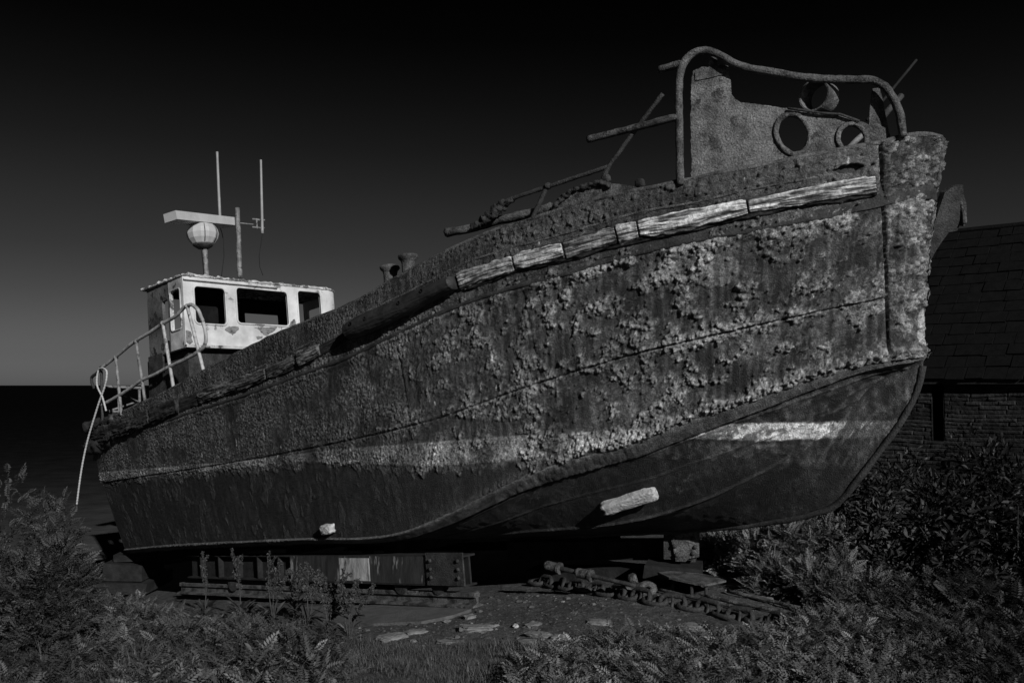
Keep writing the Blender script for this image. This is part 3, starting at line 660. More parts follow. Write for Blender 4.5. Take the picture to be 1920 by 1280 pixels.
# starboard side with its window and doorway
sd = lambda x0, y0, x1, y1: rrect(to_side(x0, y0, WS), to_side(x1, y1, WS), .04)
mb = MB(); q0, q1 = .052, DEPTH
win = rrect((.085, HW - .17), (.385, to_side(323, 622, WS)[1]), .05)
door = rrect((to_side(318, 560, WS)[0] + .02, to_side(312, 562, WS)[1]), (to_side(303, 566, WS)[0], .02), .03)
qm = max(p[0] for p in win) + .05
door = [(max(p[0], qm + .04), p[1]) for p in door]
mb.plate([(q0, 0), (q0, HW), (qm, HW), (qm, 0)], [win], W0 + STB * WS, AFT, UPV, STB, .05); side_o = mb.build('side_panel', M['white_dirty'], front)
mb = MB(); mb.plate([(qm + .002, 0), (qm + .002, HW), (q1, HW), (q1, 0)], [door], W0 + STB * (WS - .006), AFT, UPV, STB, .05); mb.build('door_panel', material('aft_dimmed_paint', .03, .16, 3, .7, .4, spots=(.02, 6, .52, .08), bscale=30), front, label='door side with paint darkened to dim it aft')  # paint darkened here to carry the side's dimming towards the stern
# aft wall with openings to the sky, port wall with a window
mb = MB()
bw = lambda x0, y0, x1, y1: rrect(to_front(x0, y0, DEPTH), (to_front(x1, y1, DEPTH)[0], max(.03, to_front(x1, y1, DEPTH)[1])), .02)
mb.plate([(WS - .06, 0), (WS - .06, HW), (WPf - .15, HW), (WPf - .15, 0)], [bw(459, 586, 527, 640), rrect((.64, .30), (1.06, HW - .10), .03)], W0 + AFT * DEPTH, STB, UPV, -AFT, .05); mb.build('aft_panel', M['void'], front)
mb = MB(); wp = WPf - R_
pw = rrect((R_ + .10, .22), (DEPTH - .12, HW - .16), .03)
mb.plate([(R_ + .003, 0), (R_ + .003, HW), (DEPTH, HW), (DEPTH, 0)], [pw] if min(p[0] for p in pw) > R_ + .02 and max(p[0] for p in pw) < DEPTH - .02 else [], W0 + STB * wp, AFT, UPV, -STB, .04); mb.build('side_panel', M['white'], front)
# dark inner lining behind the front, one for each gap is not needed: floor and ceiling close the cabin
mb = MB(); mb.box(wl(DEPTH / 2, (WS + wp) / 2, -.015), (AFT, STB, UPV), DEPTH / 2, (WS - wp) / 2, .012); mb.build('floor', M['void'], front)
# bulkhead behind the first window (inside, black)
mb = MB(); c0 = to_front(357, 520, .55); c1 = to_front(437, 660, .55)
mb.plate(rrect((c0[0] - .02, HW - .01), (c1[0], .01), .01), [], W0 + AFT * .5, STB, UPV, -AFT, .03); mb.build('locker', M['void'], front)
# window frames
for hpoly in holes:
    P = np.array([wl(-.004, u, v) for u, v in hpoly]); P = np.vstack([P, P[:2]]); mb = MB(); mb.tube(P, .016, 6, cap=False); mb.build('window_frame', M['white'], front, smooth=True)
P = np.array([wl(u, WS + .004, v) for u, v in win]); P = np.vstack([P, P[:2]]); mb = MB(); mb.tube(P, .014, 6, cap=False); mb.build('window_frame', M['white_dirty'], front, smooth=True)
# half open door hanging in its opening
mb = MB(); dq = np.array(door); mb.plate([(dq[:, 0].min() + .02, .04), (dq[:, 0].max() - .10, .04), (dq[:, 0].max() - .10, dq[:, 1].max() - .03), (dq[:, 0].min() + .02, dq[:, 1].max() - .03)], [], W0 + STB * (WS - .08), AFT, UPV, STB, .03); mb.build('door', M['white_dirty'], front)
# bottom lip
mb = MB(); mb.box(wl(-.012, (WS + WPf) / 2, .012), (AFT, STB, UPV), .03, (WS - WPf) / 2 + .01, .022); mb.build('sill', M['white_dirty'], front)
# roof with ragged flaking edge
nr = 180; edge = []
loop = [(-.02, WS + .02), (-.02, WPf), (R_ * .08 - .02, WPf - R_ * .4), (R_ * .3 - .015, WPf - R_ * .72 - .015), (R_, wp - .02), (DEPTH + .07, wp - .03), (DEPTH + .10, WS + .05)]
lp = np.array(loop + loop[:1]); tl = np.concatenate([[0], np.cumsum(np.linalg.norm(np.diff(lp, axis=0), axis=1))]); tq = np.linspace(0, tl[-1], nr, endpoint=False)
ql, qw = np.interp(tq, tl, lp[:, 0]), np.interp(tq, tl, lp[:, 1])
rg = np.abs(perlin(tq * 7, tq * 0, 4)); rg2 = perlin(tq * 17, tq * 0, 5)
cx, cy = ql.mean(), qw.mean()
rings = []
for sc_, hh, jj in ((.97, -.002, 0), (1.0, .0, .012), (1.004, .018, .03), (.985, .034, .05), (.9, .045, .03), (.5, .07, 0), (0.02, .085, 0)):
    rings.append(np.array([wl(cx + (a_ - cx) * sc_, cy + (b_ - cy) * sc_, HW + hh + jj * (r2 * .9) ) for a_, b_, r1, r2 in zip(ql, qw, rg, rg2)]))
Rr = np.array(rings); i = np.arange(Rr.shape[0] * nr).reshape(Rr.shape[0], nr); j = np.roll(i, -1, 1)
mb = MB(); mb.add(Rr.reshape(-1, 3), F4=np.stack([i[:-1], j[:-1], j[1:], i[1:]], -1).reshape(-1, 4)); mb.build('roof', material('flaking_roof_paint', .3, .62, 6, .7, .4, spots=(.1, 7, .5, .05), bscale=25), front, smooth=False)
mb = MB(); P = [wl(-.035, w, HW - .055) for w in np.linspace(WS, WS - 1.7, 10)]; mb.tube(P, .014, 6); mb.build('rain_strip', M['white'], front, smooth=True)
# casing under the wheelhouse
mb = MB(); cw = WS - .10
mb.box(wl(.75, (cw + wp) / 2, -.40), (AFT, STB, UPV), .62, (cw - wp) / 2, .383); mb.build('casing', M['rust_dark'], boat)
mb = MB(); o_ = [(DEPTH * .62, .02), (DEPTH + .02, .02), (DEPTH + .02, -.25), (DEPTH * .97, -.31), (DEPTH * .9, -.27), (DEPTH * .84, -.33), (DEPTH * .74, -.28), (DEPTH * .62, -.30)]
mb.plate(o_, [], W0 + STB * (WS + .012), AFT, UPV, STB, .03); mb.build('skirt_plate', M['rust_dark'], front)
# ---- mast, radar and aerials
q_m = .62
def mp(px, py, q=q_m): return on_plane(px, py, W0 + AFT * q, AFT)
def pipe(name, pts, r, m, parent, n=8, jit=.1, cap=True, **kw):
    mb = MB(); mb.tube(np.array(pts), r, n, cap=cap, jit=jit, seed=sum(map(ord, name)) % 40); return mb.build(name, m, parent, smooth=True, **kw)
def seg(a, b, n=12): return [np.asarray(a) + (np.asarray(b) - np.asarray(a)) * t for t in np.linspace(0, 1, n)]
mast = pipe('mast', seg(mp(450, 520), mp(445, 390), 24), .042, M['pipe_grey'], boat, jit=.25)
pipe('mast_arm', seg(mp(446, 418), mp(476, 421)), .012, M['pipe_grey'], mast)
for y0 in (411, 426): pipe('clamp_bar', seg(mp(473, y0), mp(496, y0 + 2)), .016, M['pipe_grey'], mast, jit=.4)
pipe('clamp_bar', seg(mp(481, 410), mp(482, 429)), .016, M['pipe_grey'], mast)
pipe('whip_aerial', seg(mp(489, 300), mp(492, 438), 20), np.linspace(.02, .026, 20), M['plastic'], mast)
pipe('whip_aerial', seg(mp(407, 285, 1.0), mp(413, 425, 1.0), 20), np.linspace(.022, .026, 20), M['plastic'], mast)
pipe('cable', [mp(412, 425, 1.0), mp(416, 436, 1.0), mp(419, 450, 1.0), mp(420, 480, 1.0), mp(415, 520, 1.0)], .006, M['black'], mast, 6)
pipe('cable', [mp(492, 437), mp(489, 460), mp(486, 480), mp(487, 500), mp(493, 516)], .006, M['black'], mast, 6)
rad = pipe('radar_pole', seg(mp(387, 520), mp(384, 462), 12), .042, M['pipe_grey'], boat, jit=.2)
pipe('cable', [mp(377, 462), mp(380, 485), mp(383, 518)], .01, M['black'], rad, 6)
mb = MB(); dc = mp(380, 440); ppm = np.linalg.norm(dc - EYE) / F
prof = [(.0, -24), (12, -22), (19, -17), (25, -9), (27.5, 0), (26, 8), (21, 16), (16, 18), (0, 19)]
mb.lathe([(r * ppm, h * ppm) for r, h in prof], dc, UPV, 12); dome = mb.build('radar_dome', M['radar'], rad, smooth=False)
mb = MB(); mb.lathe([(0, -26 * ppm), (10 * ppm, -25 * ppm), (16 * ppm, -21 * ppm), (18 * ppm, -18.4 * ppm), (14 * ppm, -18 * ppm)], dc, UPV, 12); mb.build('dome_base', M['rust_dark'], rad, smooth=True)
for k in (0, 1):
    P = [dc + UPV * (h * ppm) + ((STB * (.35 if k else -.55) - AFT * .85) / np.linalg.norm(STB * (.35 if k else -.55) - AFT * .85)) * ((r + .4) * ppm) for r, h in ((20, -16), (25, -8), (26.5, 0), (25, 7), (20, 15))]
    pipe('dome_strap', P, .007, M['rust_dark'], rad, 6)
e0, e1 = mp(306, 412), mp(444, 413); ctr = (e0 + e1) / 2; ax_u = (e1 - e0); hl = np.linalg.norm(ax_u) / 2; ax_u /= 2 * hl
ax_f = np.cross(ax_u, UPV); ax_f /= np.linalg.norm(ax_f); ax_v = np.cross(ax_f, ax_u); ax_v *= np.sign(ax_v[2])
yaw = math.radians(-16); u2 = ax_u * math.cos(yaw) + ax_f * math.sin(yaw); f2 = ax_f * math.cos(yaw) - ax_u * math.sin(yaw)
mb = MB(); hh, dd = 7.5 * ppm, .13
o_ = [(-hl, -hh), (hl, -hh), (hl, hh), (-hl * .98, hh)]
mb.box(ctr, (u2, f2, ax_v), hl * 1.02, dd, hh); mb.build('radar_scanner', M['radar'], rad)
mb = MB(); mb.lathe([(.0, -.03), (.12, -.02), (.12, .03), (0, .04)], dc + UPV * 22 * ppm, UPV, 14); mb.build('scanner_hub', M['radar'], rad, smooth=True)
# ---- bollards on deck
for px, yt, sr in ((731, 500, 20), (765, 480, 20)):
    Yb = 10.9 if px < 750 else 10.6
    tp = at(px, yt, Yb); k = Yb / F
    mb = MB(); mb.lathe([(13*k, -.75), (13*k, -14*k), (14.5*k, -9*k), (18.5*k, -5*k), (19.5*k, -1*k), (18*k, 2*k), (0, 3*k)], tp, UPV * .7 + np.array([0, 0, .3]), 24); mb.build('bollard', M['rust'], boat, smooth=True)

# ---- stern railing along the starboard quarter
pR = np.array([*plan(np.array(10.0), np.array(1.98)), 0]); nR = np.array([*NS, 0.0])
rr = lambda x, y: on_plane(x, y, pR, nR)
def crv(pts, f, n=8):
    p = np.array(pts, float); d = dense(p, n * (len(p) - 1) + 1); return np.array([f(x, y) for x, y in d])
rl = pipe('stern_railing', crv([(190,690),(218,668),(253,640),(280,624),(305,607),(330,592),(349,574),(358,571),(368,577),(377,594),(385,622),(386,638),(382,650),(372,659),(350,672),(318,687),(290,702),(265,713),(238,732),(190,760)], rr), .026, M['pipe_white'], boat, jit=.12)
for a_, b_, m in (((190,690),(193,800),'rust_dark'), ((217,670),(228,778),'pipe_grey'), ((255,640),(273,757),'pipe_grey'), ((305,606),(326,730),'pipe_white'), ((351,574),(383,700),'pipe_white')):
    pipe('stanchion', seg(rr(*a_), rr(*b_)), .024, M[m], rl, jit=.12)
    for (x, y) in (a_,):
        mb = MB(); lump_box(mb, rr(x, y), (AFT, STB, UPV), .038, .038, .036, 3, .2, 8, 2); mb.build('rail_joint', M[m], rl, smooth=True)
pipe('rail_end', crv([(190,690),(182,699),(172,708),(172,716),(177,728)], rr), .024, M['rust_dark'], rl)
pT = np.array([*plan(np.array(12.3), np.array(0.0)), 0]); nT = np.array([*A, 0.0]); rt = lambda x, y: on_plane(x, y, pT, nT)
tr_ = pipe('transom_railing', seg(rt(194, 724), rt(305, 729), 16), .022, M['pipe_grey'], boat)
for x, y0, y1 in ((222, 726, 790), (261, 727, 790), (296, 728, 790)): pipe('stanchion', seg(rt(x, y0), rt(x + 2, y1)), .022, M['pipe_grey'], tr_)
pipe('brace', seg(rt(232, 741), rt(262, 754)), .014, M['pipe_grey'], tr_); pipe('brace', seg(rt(205, 770), rt(262, 751)), .016, M['pipe_grey'], tr_); pipe('lower_rail', seg(rt(205, 771), rt(300, 774)), .02, M['pipe_grey'], tr_)

# ---- bow: holed breakwater plate, rail, ring, broken rails
b1 = plan(np.array(1.78), np.array(1.34)); b2 = plan(np.array(.36), np.array(.52))
pB = np.array([*b1, 0]); uB = np.array([*(b2 - b1), 0]); uB /= np.linalg.norm(uB); nB = np.array([uB[1], -uB[0], 0.0]);
if np.dot(nB[:2], -b1) < 0: nB = -nB
zB = np.array([0, 0, 1.0])
def bp(x, y, out=0.0): return on_plane(x, y, pB + nB * out, nB)
def b2d(x, y):
    P = bp(x, y) - pB; return np.dot(P, uB), P[2]
def ellipse(cx, cy, rx, ry, tilt=0, n=28):
    o = []
    for k in range(n):
        t = 2 * math.pi * k / n; x, y = rx * math.cos(t), ry * math.sin(t); o.append((cx + x * math.cos(tilt) - y * math.sin(tilt), cy + x * math.sin(tilt) + y * math.cos(tilt)))
    return o
out_px = [(1296,360),(1297,300),(1295,230),(1296,150),(1299,134),(1304,131),(1322,125),(1340,122),(1352,120),(1364,124),(1366,140),(1371,158),(1372,178),(1379,186),(1389,191),(1405,194),(1440,198),(1475,203),(1500,208),(1540,215),(1575,217),(1600,224),(1640,236),(1662,240),(1668,252),(1674,275),(1672,300),(1560,320),(1440,345)]
rough_px = []
for (x0, y0), (x1, y1) in zip(out_px, out_px[1:] + out_px[:1]):
    k = max(1, int(math.hypot(x1 - x0, y1 - y0) / 5))
    for t in range(k): rough_px.append((x0 + (x1 - x0) * t / k + RNG.normal(0, .7), y0 + (y1 - y0) * t / k + RNG.normal(0, .7)))
h1 = ellipse(1487, 252, 27, 34, -.35); h2 = ellipse(1598, 261, 22, 25, -.45)
mb = MB(); mb.plate([b2d(*p) for p in rough_px], [[b2d(*p) for p in h1], [b2d(*p) for p in h2]], pB, uB, zB, nB, .022)
brk = mb.build('breakwater_plate', M['plate'], boat)
for h_, rr_ in ((ellipse(1487, 252, 31, 38, -.35, 40), .024), (ellipse(1598, 261, 26, 29, -.45, 40), .022)):
    P = np.array([bp(x, y, .004) for x, y in h_]); P = np.vstack([P, P[:2]]); mb = MB(); mb.tube(P, rr_, 12, cap=False, jit=.45, seed=7); mb.build('hole_rim', M['plate'], brk, smooth=True)
mb = MB(); mb.plate([b2d(*p) for p in ((1303,137),(1304,152),(1330,147),(1352,141),(1362,141),(1361,126),(1352,123),(1330,126))], [], pB + nB * .012, uB, zB, nB, .01); mb.build('doubler_plate', M['rust'], brk)
mb = MB(); mb.plate([b2d(*p) for p in ((1328,128),(1329,108),(1345,104),(1344,126))], [], pB + nB * .004, uB, zB, nB, .03); mb.build('lug', M['rust'], brk)
mb = MB(); P = [bp(x, y, .03) for x, y in ((1478,203),(1500,206),(1540,212),(1575,214),(1612,227))]; mb.tube(np.array(P), .011, 8, jit=.6); mb.build('edge_bar', M['rust_dark'], brk, smooth=True)
mb = MB(); mb.plate([b2d(*p) for p in ((1630,242),(1632,200),(1637,165),(1650,163),(1655,180),(1663,222),(1668,246))], [], pB + nB * -.02, uB, zB, nB, .03); mb.build('bracket', M['rust'], brk)
# broad ring on top
cr = bp(1536, 182, -.06); axr = np.array([-.72, -.69, -.03]); axr /= np.linalg.norm(axr); ur = np.cross(zB, axr); ur /= np.linalg.norm(ur)
mb = MB(); n = 40; a = np.arange(n) / n * 2 * math.pi; Ro, Ri, hw = .142, .128, .10
pr = [(Ro, -hw), (Ro, hw), (Ri, hw), (Ri, -hw)]
V = np.concatenate([cr + axr * h_ + r_ * (np.cos(a)[:, None] * ur + np.sin(a)[:, None] * zB) for r_, h_ in pr])
mb.add(V, F4=[(k*n+i, k*n+(i+1) % n, ((k+1) % 4)*n+(i+1) % n, ((k+1) % 4)*n+i) for k in range(4) for i in range(n)]); mb.build('fairlead_ring', M['plate'], boat, smooth=False)
bow_rail = pipe('bow_rail', crv([(1275,346),(1274,250),(1273,170),(1276,135),(1288,110),(1306,97),(1328,96),(1350,104),(1372,117),(1398,127),(1440,134),(1495,144),(1560,149),(1605,150),(1640,152),(1658,162),(1672,180),(1685,208),(1693,256)], lambda x, y: bp(x, y, .08)), .036, M['rust'], boat, 12, jit=.13)
pA_ = np.array([*plan(np.array(1.9), np.array(1.42)), 0]); dA = plan(np.array(4.0), np.array(1.88)) - plan(np.array(1.9), np.array(1.42)); nA = np.array([dA[1], -dA[0], 0.0]); nA /= np.linalg.norm(nA)
ap = lambda x, y: on_plane(x, y, pA_, nA)
pipe('rail_stub', seg(bp(1281, 119, .08), ap(1236, 131), 14), .034, M['rust'], bow_rail, 10, jit=.18)
pipe('rail_stub', seg(bp(1272, 219, .08), ap(1102, 262), 26), .034, M['rust'], bow_rail, 10, jit=.18)
pipe('bent_stanchion', crv([(1128,348),(1133,330),(1142,312),(1165,280),(1200,232),(1243,176)], ap), .021, M['rust_dark'], boat, 10, jit=.25)
side_rail = pipe('broken_rail', crv([(1140,313),(1100,326),(1040,346),(1000,359),(950,377),(938,383)], ap), .021, M['rust_dark'], boat, 10, jit=.25)
pipe('torn_end', crv([(962,373),(946,382),(925,400),(905,415),(884,428)], ap), np.interp(np.arange(33), [0, 8, 20, 32], [.03, .05, .045, .03]), M['rust_dark'], side_rail, 10, jit=.9)
pipe('stanchion', crv([(1027,347),(1012,380),(996,414)], ap), .024, M['rust_dark'], side_rail, 10)
mb = MB(); lump_box(mb, ap(1027, 349), (AFT, STB, UPV), .04, .04, .035, 3, .1, 10, 2); mb.build('open_joint', M['rust_dark'], side_rail, smooth=True)
pL = pA_ - nA * 0; pipe('loose_tube', crv([(836,436),(880,428),(930,414),(990,401),(1035,388)], lambda x, y: on_plane(x, y, pA_ - np.array([*NS, 0]) * .1, nA)), .046, M['rust'], boat, 12, jit=.35)
# torn plate and arched edge on the bulwark
def a2d(x, y):
    P = ap(x, y) - pA_; d = np.array([*(dA / np.linalg.norm(dA)), 0]); return np.dot(P, d), P[2]
dA3 = np.array([*(dA / np.linalg.norm(dA)), 0])
arch = [(1030,402),(1040,388),(1056,372),(1072,360),(1095,352),(1120,346),(1140,345),(1160,345),(1190,350),(1215,352),(1240,352),(1240,372),(1130,395),(1050,412)]
mb = MB(); mb.plate([a2d(*p) for p in arch][::-1], [], pA_ + nA * .01 * np.sign(np.dot(nA[:2], -pA_[:2])), dA3, zB, nA * np.sign(np.dot(nA[:2], -pA_[:2])), .03); mb.build('torn_plate', M['rust'], boat)
pipe('torn_edge', crv([(1036,394),(1056,370),(1072,358),(1098,350),(1125,344),(1145,347)], lambda x, y: on_plane(x, y, pA_ + nA * .02 * np.sign(np.dot(nA[:2], -pA_[:2])), nA)), .026, M['rust_dark'], boat, 8, jit=1.2)
for x, y in ((1200, 344), (1136, 336)):
    mb = MB(); lump_box(mb, ap(x, y), (AFT, STB, UPV), .05, .03, .045, x % 9, .3, 10, 2.4); mb.build('lug', M['rust_dark'], boat, smooth=True)
# rods and tubes sticking out over the stem, port side
pipe('loose_rod', seg(at(1625, 226, 8.2), at(1718, 113, 8.5), 16), .013, M['black'], boat, 8)
pipe('brace_tube', seg(at(1583, 285, 8.35), at(1650, 222, 8.55), 12), .026, M['pipe_grey'], boat, 8)
pipe('rail_stub', seg(at(1650, 225, 8.3), at(1690, 180, 8.45), 10), .03, M['rust_dark'], boat, 8)
# stem cap: rough boulder-like top of the stem
tipc = S3[0] + np.array([0, 0, -.06])

# ------------------------------------------------------------------ anchor on the far side of the bow
ac = at(1782, 400, 8.45)
anc = thing('anchor', at(1786, 440, 8.45), 'rust crusted anchor fluke hanging on the far side of the bow', 'anchor')
def slab(outl, Y, th, name, m, parent, lean=.25, seed=1):
    P = np.array([at(x, y, Y) for x, y in outl]); c = P.mean(0)
    mb = MB(); u = np.array([1., 0, 0]); v = np.array([0, -lean, 1.]); v /= np.linalg.norm(v); n_ = np.cross(u, v)
    if n_[1] > 0: n_ = -n_
    o2 = [(np.dot(p - c, u), np.dot(p - c, v)) for p in P]
    if sum(a_[0]*b_[1]-a_[1]*b_[0] for a_, b_ in zip(o2, o2[1:] + o2[:1])) < 0: o2 = o2[::-1]
    mb.plate(o2, [], c, u, v, n_, th); return mb.build(name, m, parent)
slab([(1766,360),(1782,348),(1798,346),(1800,357),(1802,366),(1808,380),(1811,396),(1812,410),(1810,425),(1802,420),(1797,433),(1782,436),(1772,452),(1760,475),(1752,495),(1747,480),(1750,430)], 8.24, .10, 'fluke', M['rust_dark'], anc)
mb = MB(); P = [at(1787, 351, 8.22), at(1799, 375, 8.22), at(1807, 400, 8.22), at(1808, 420, 8.22)]; mb.tube(dense(np.array(P), 20), .02, 8, jit=.6, seed=3); mb.build('fluke_rim', M['rust'], anc, smooth=True)
mb = MB(); mb.tube(np.array(seg(at(1784, 356, 8.28), at(1755, 400, 8.40), 10)), .05, 10, jit=.4); mb.build('shank', M['rust_dark'], anc, smooth=True)

# ------------------------------------------------------------------ rope over the stern rail
rb_ = MB()
rp_ = crv([(199,770),(192,745),(182,722),(183,700),(186,691),(193,690),(199,694),(200,706),(196,725),(187,750),(176,785),(165,822),(156,862),(149,905),(144,945)], lambda x, y: on_plane(x, y, pR + nR * .05, nR), 14)
m_ = len(rp_); rb_.tube(rp_, .014 * (1 + .16 * np.sin(np.arange(m_) * 2.1)), 8)
rope = rb_.build('rope', M['rope'], loc=rr(190, 690), smooth=True, label='pale rope looped over the stern rail and dangling down beside the hull', cat='rope')

# ================================================================== under the boat
def gpt(px, py): return ground_hit(px, py)
def gset(P, dz=0.0): return np.array([P[0], P[1], float(gz(P[0], P[1])) + dz])
A3 = np.array([A[0], A[1], 0.0]); A3t = np.array([A[0] * math.cos(TH), A[1] * math.cos(TH), math.sin(TH)]); NS3 = np.array([NS[0], NS[1], 0.0]); ZT = np.cross(NS3, A3t); ZT *= np.sign(ZT[2]); Z3 = np.array([0, 0, 1.0])
# slipway cradle: long girder on small wheels under the near bilge, and its twin on the far side
def girder_pts(w):
    p1 = plan(np.array(4.43), np.array(w)); p2 = plan(np.array(10.3), np.array(w))
    return p1, p2
WC = 1.66
pc = np.array([*plan(np.array(5.0), np.array(WC)), 0]); gp_ = lambda x, y: on_plane(x, y, pc, NS3)
r_top, r_bot = gp_(868, 1041), gp_(868, 1095); l_top, l_bot = gp_(350, 1040), gp_(350, 1086)
cradle = thing('slipway_cradle', gset(gp_(620, 1100)), 'long steel slipway cradle girder with streaked pale paint under the near side of the hull', 'boat cradle')
def girder(name, rt_, rb_, lt_, lb_, parent, hw=.09):
    ax = (rt_ - lt_); Ln = np.linalg.norm(ax); ax /= Ln; hgt = (np.linalg.norm(rt_ - rb_) + np.linalg.norm(lt_ - lb_)) / 2; n_ = NS3; up = np.cross(n_, ax); up *= np.sign(up[2]); c = (rt_ + lt_) / 2 - up * hgt / 2 - n_ * hw
    mb = MB(); mb.box(c, (ax, n_, up), Ln / 2, .012, hgt / 2 - .02); mb.box(c + up * (hgt / 2 - .01), (ax, n_, up), Ln / 2, hw, .0098); mb.box(c - up * (hgt / 2 - .01), (ax, n_, up), Ln / 2, hw, .0098)
    for k in np.linspace(-Ln / 2 + .35, Ln / 2 - .5, 11): mb.box(c + ax * k + n_ * .05, (ax, n_, up), .008, .038, hgt / 2 - .021)
    return mb.build(name, M['black'], parent), c, ax, up, Ln, hgt
gd, gc, gax, gup, gL, gH = girder('girder', r_top, r_bot, l_top, l_bot, cradle)
pa, pb_ = gp_(803, 1042), gp_(870, 1042)
mb = MB(); cpl = (gp_(802, 1041) + gp_(871, 1092)) / 2 + NS3 * .012; wpl = np.linalg.norm(gp_(802, 1066) - gp_(871, 1066)) / 2; mb.box(cpl, (gax, NS3, gup), wpl, .011, gH / 2 + .01); ep = mb.build('end_plate', M['rust_dark'], cradle)
for i_ in (-.75, .75):
    for j_ in (-.55, 0, .55):
        mb = MB(); mb.lathe([(0, .022), (.018, .02), (.021, .012), (.021, 0)], cpl + gax * wpl * i_ + gup * gH * .5 * j_ + NS3 * .011, NS3, 10); mb.build('bolt', M['rust_dark'], ep, smooth=True)
mb = MB(); a_, b_ = gp_(545, 1066), gp_(801, 1066); mb.box((a_ + b_) / 2 - NS3 * .004, (gax, NS3, gup), np.linalg.norm(b_ - a_) / 2, .005, gH * .46); mb.build('side_plate', M['cradle'], cradle); mb = MB(); cw_ = (gp_(640, 1046) + gp_(690, 1088)) / 2 + NS3 * .003; mb.box(cw_, (gax, NS3, gup), np.linalg.norm(gp_(640, 1066) - gp_(696, 1066)) / 2, .004, gH * .40); mb.build('painted_panel', material('streaked_pale_paint', .16, .5, 4, .6, .3, stretch=(2.5, 2.5, .7), spots=(.02, 3, .55, .08), bscale=30), cradle, label='patch of pale peeling paint on the girder web')
for x in (745, 815, 560, 430):
    c = gp_(x, 1097 if x > 700 else 1094) - NS3 * .09; mb = MB()
    mb.lathe([(0, -.035), (.02, -.05), (.085, -.045), (.085, .02), (.105, .025), (.105, .045), (.03, .05), (0, .05)], c, NS3, 24); mb.build('wheel', M['rust_dark'], cradle, smooth=False)
for sx in (5.7, 7.6, 9.9):                                         # bearers across the cradle
    c = np.array([*plan(np.array(sx), np.array(.2)), 0]); c[2] = np.interp(sx, [4.43, 10.3], [r_top[2], l_top[2]]) + .02
    mb = MB(); mb.box(c, (NS3, A3t, ZT), 1.2, .13, .075, jit=.004); mb.build('bearer', M['black'], cradle)
    for w in (0.9, 0.05, -1.1):
        mb = MB(); mb.box(c + NS3 * (w - .2) + ZT * .15, (NS3, A3t, ZT), .22, .12, .072, jit=.006); mb.build('packing_block', M['black'], cradle)
cr2 = thing('slipway_cradle', gset(plan(np.array(7.0), np.array(-1.4)).tolist() + [0]), 'far girder of the slipway cradle in the dark behind the keel', 'boat cradle')
sh = -NS3 * 2.8
girder('girder', r_top + sh, r_bot + sh, l_top + sh, l_bot + sh, cr2)
for t in (.08, .5, .9):
    c = r_bot + sh + (l_bot - r_bot) * t - NS3 * .09; mb = MB(); mb.lathe([(0, -.035), (.085, -.045), (.085, .02), (.105, .025), (.105, .045), (0, .05)], c, NS3, 20); mb.build('wheel', M['rust_dark'], cr2)
# rail with its sawn end
def rail(p_end, p_far, name_label, hgt):
    ax = p_far - p_end; Ln = np.linalg.norm(ax); ax /= Ln; n_ = np.cross(Z3, ax); n_ /= np.linalg.norm(n_); up = np.cross(ax, n_); up *= np.sign(up[2]); prof = [(-.08,0),(.08,0),(.08,.018),(.014,.035),(.014,hgt-.055),(.042,hgt-.045),(.042,hgt-.008),(.03,hgt),(-.03,hgt),(-.042,hgt-.008),(-.042,hgt-.045),(-.014,hgt-.055),(-.014,.035),(-.08,.018)]
    mb = MB(); V = np.array([[p_end + n_ * a_ + up * b_, p_far + n_ * a_ + up * b_] for a_, b_ in prof]); k = len(prof)
    mb.add(V.reshape(-1, 3), F4=[(2*i, 2*i+1, 2*((i+1) % k)+1, 2*((i+1) % k)) for i in range(k)])
    tri = tessellate_polygon([[Vector((a_, b_, 0)) for a_, b_ in prof]])
    mb.add(V[:, 0], [tuple(t) for t in tri]); mb.add(V[:, 1], [tuple(t)[::-1] for t in tri])
    return mb.build('rail', M['rust'], loc=p_end, label=name_label, cat='rail')
e = gp_(884, 1141); e = e - NS3 * .1; far = gp_(330, 1113) - NS3 * .1
rail(e, far, 'steel slipway rail with a sawn end under the cradle wheels', .15)
# concrete slab edge the rail lies on
mb = MB(); sl = [(600,1168),(700,1174),(790,1170),(850,1158),(884,1146),(700,1138),(560,1142)]
P = np.array([gpt(*p) for p in sl]); top = P + Z3 * .03; botm = P - Z3 * .15; k = len(sl); tri = tessellate_polygon([[Vector((p[0], p[1], 0)) for p in P]])
mb.add(np.vstack([top, botm]), [t if np.cross(P[t[1]] - P[t[0]], P[t[2]] - P[t[0]])[2] > 0 else (t[0], t[2], t[1]) for t in tri], [(i, (i+1) % k, (i+1) % k + k, i + k) for i in range(k)])
mb.build('concrete_slab', M['slab'], loc=P.mean(0), label='low worn concrete slab below the sawn end of the slipway rail', cat='slab')
# stern keel block
ks_ = thing('keel_block', gset(at(250, 1085, 14.6)), 'stack of dark timber blocks propping up the stern', 'timber blocks')
for (x0, x1, y0, y1, d) in ((228, 282, 1033, 1046, .3), (215, 288, 1047, 1078, .45), (200, 300, 1079, 1100, .55)):
    c = at((x0 + x1) / 2, (y0 + y1) / 2, 14.6 + d * .4); hx = (x1 - x0) / 2 * 14.6 / F; hz = (y1 - y0) / 2 * 14.6 / F - .004
    mb = MB(); mb.box(c, (np.array([1., 0, 0]), np.array([0, 1., 0]), Z3), hx, d, hz, jit=.008); mb.build('timber', M['black'], ks_)
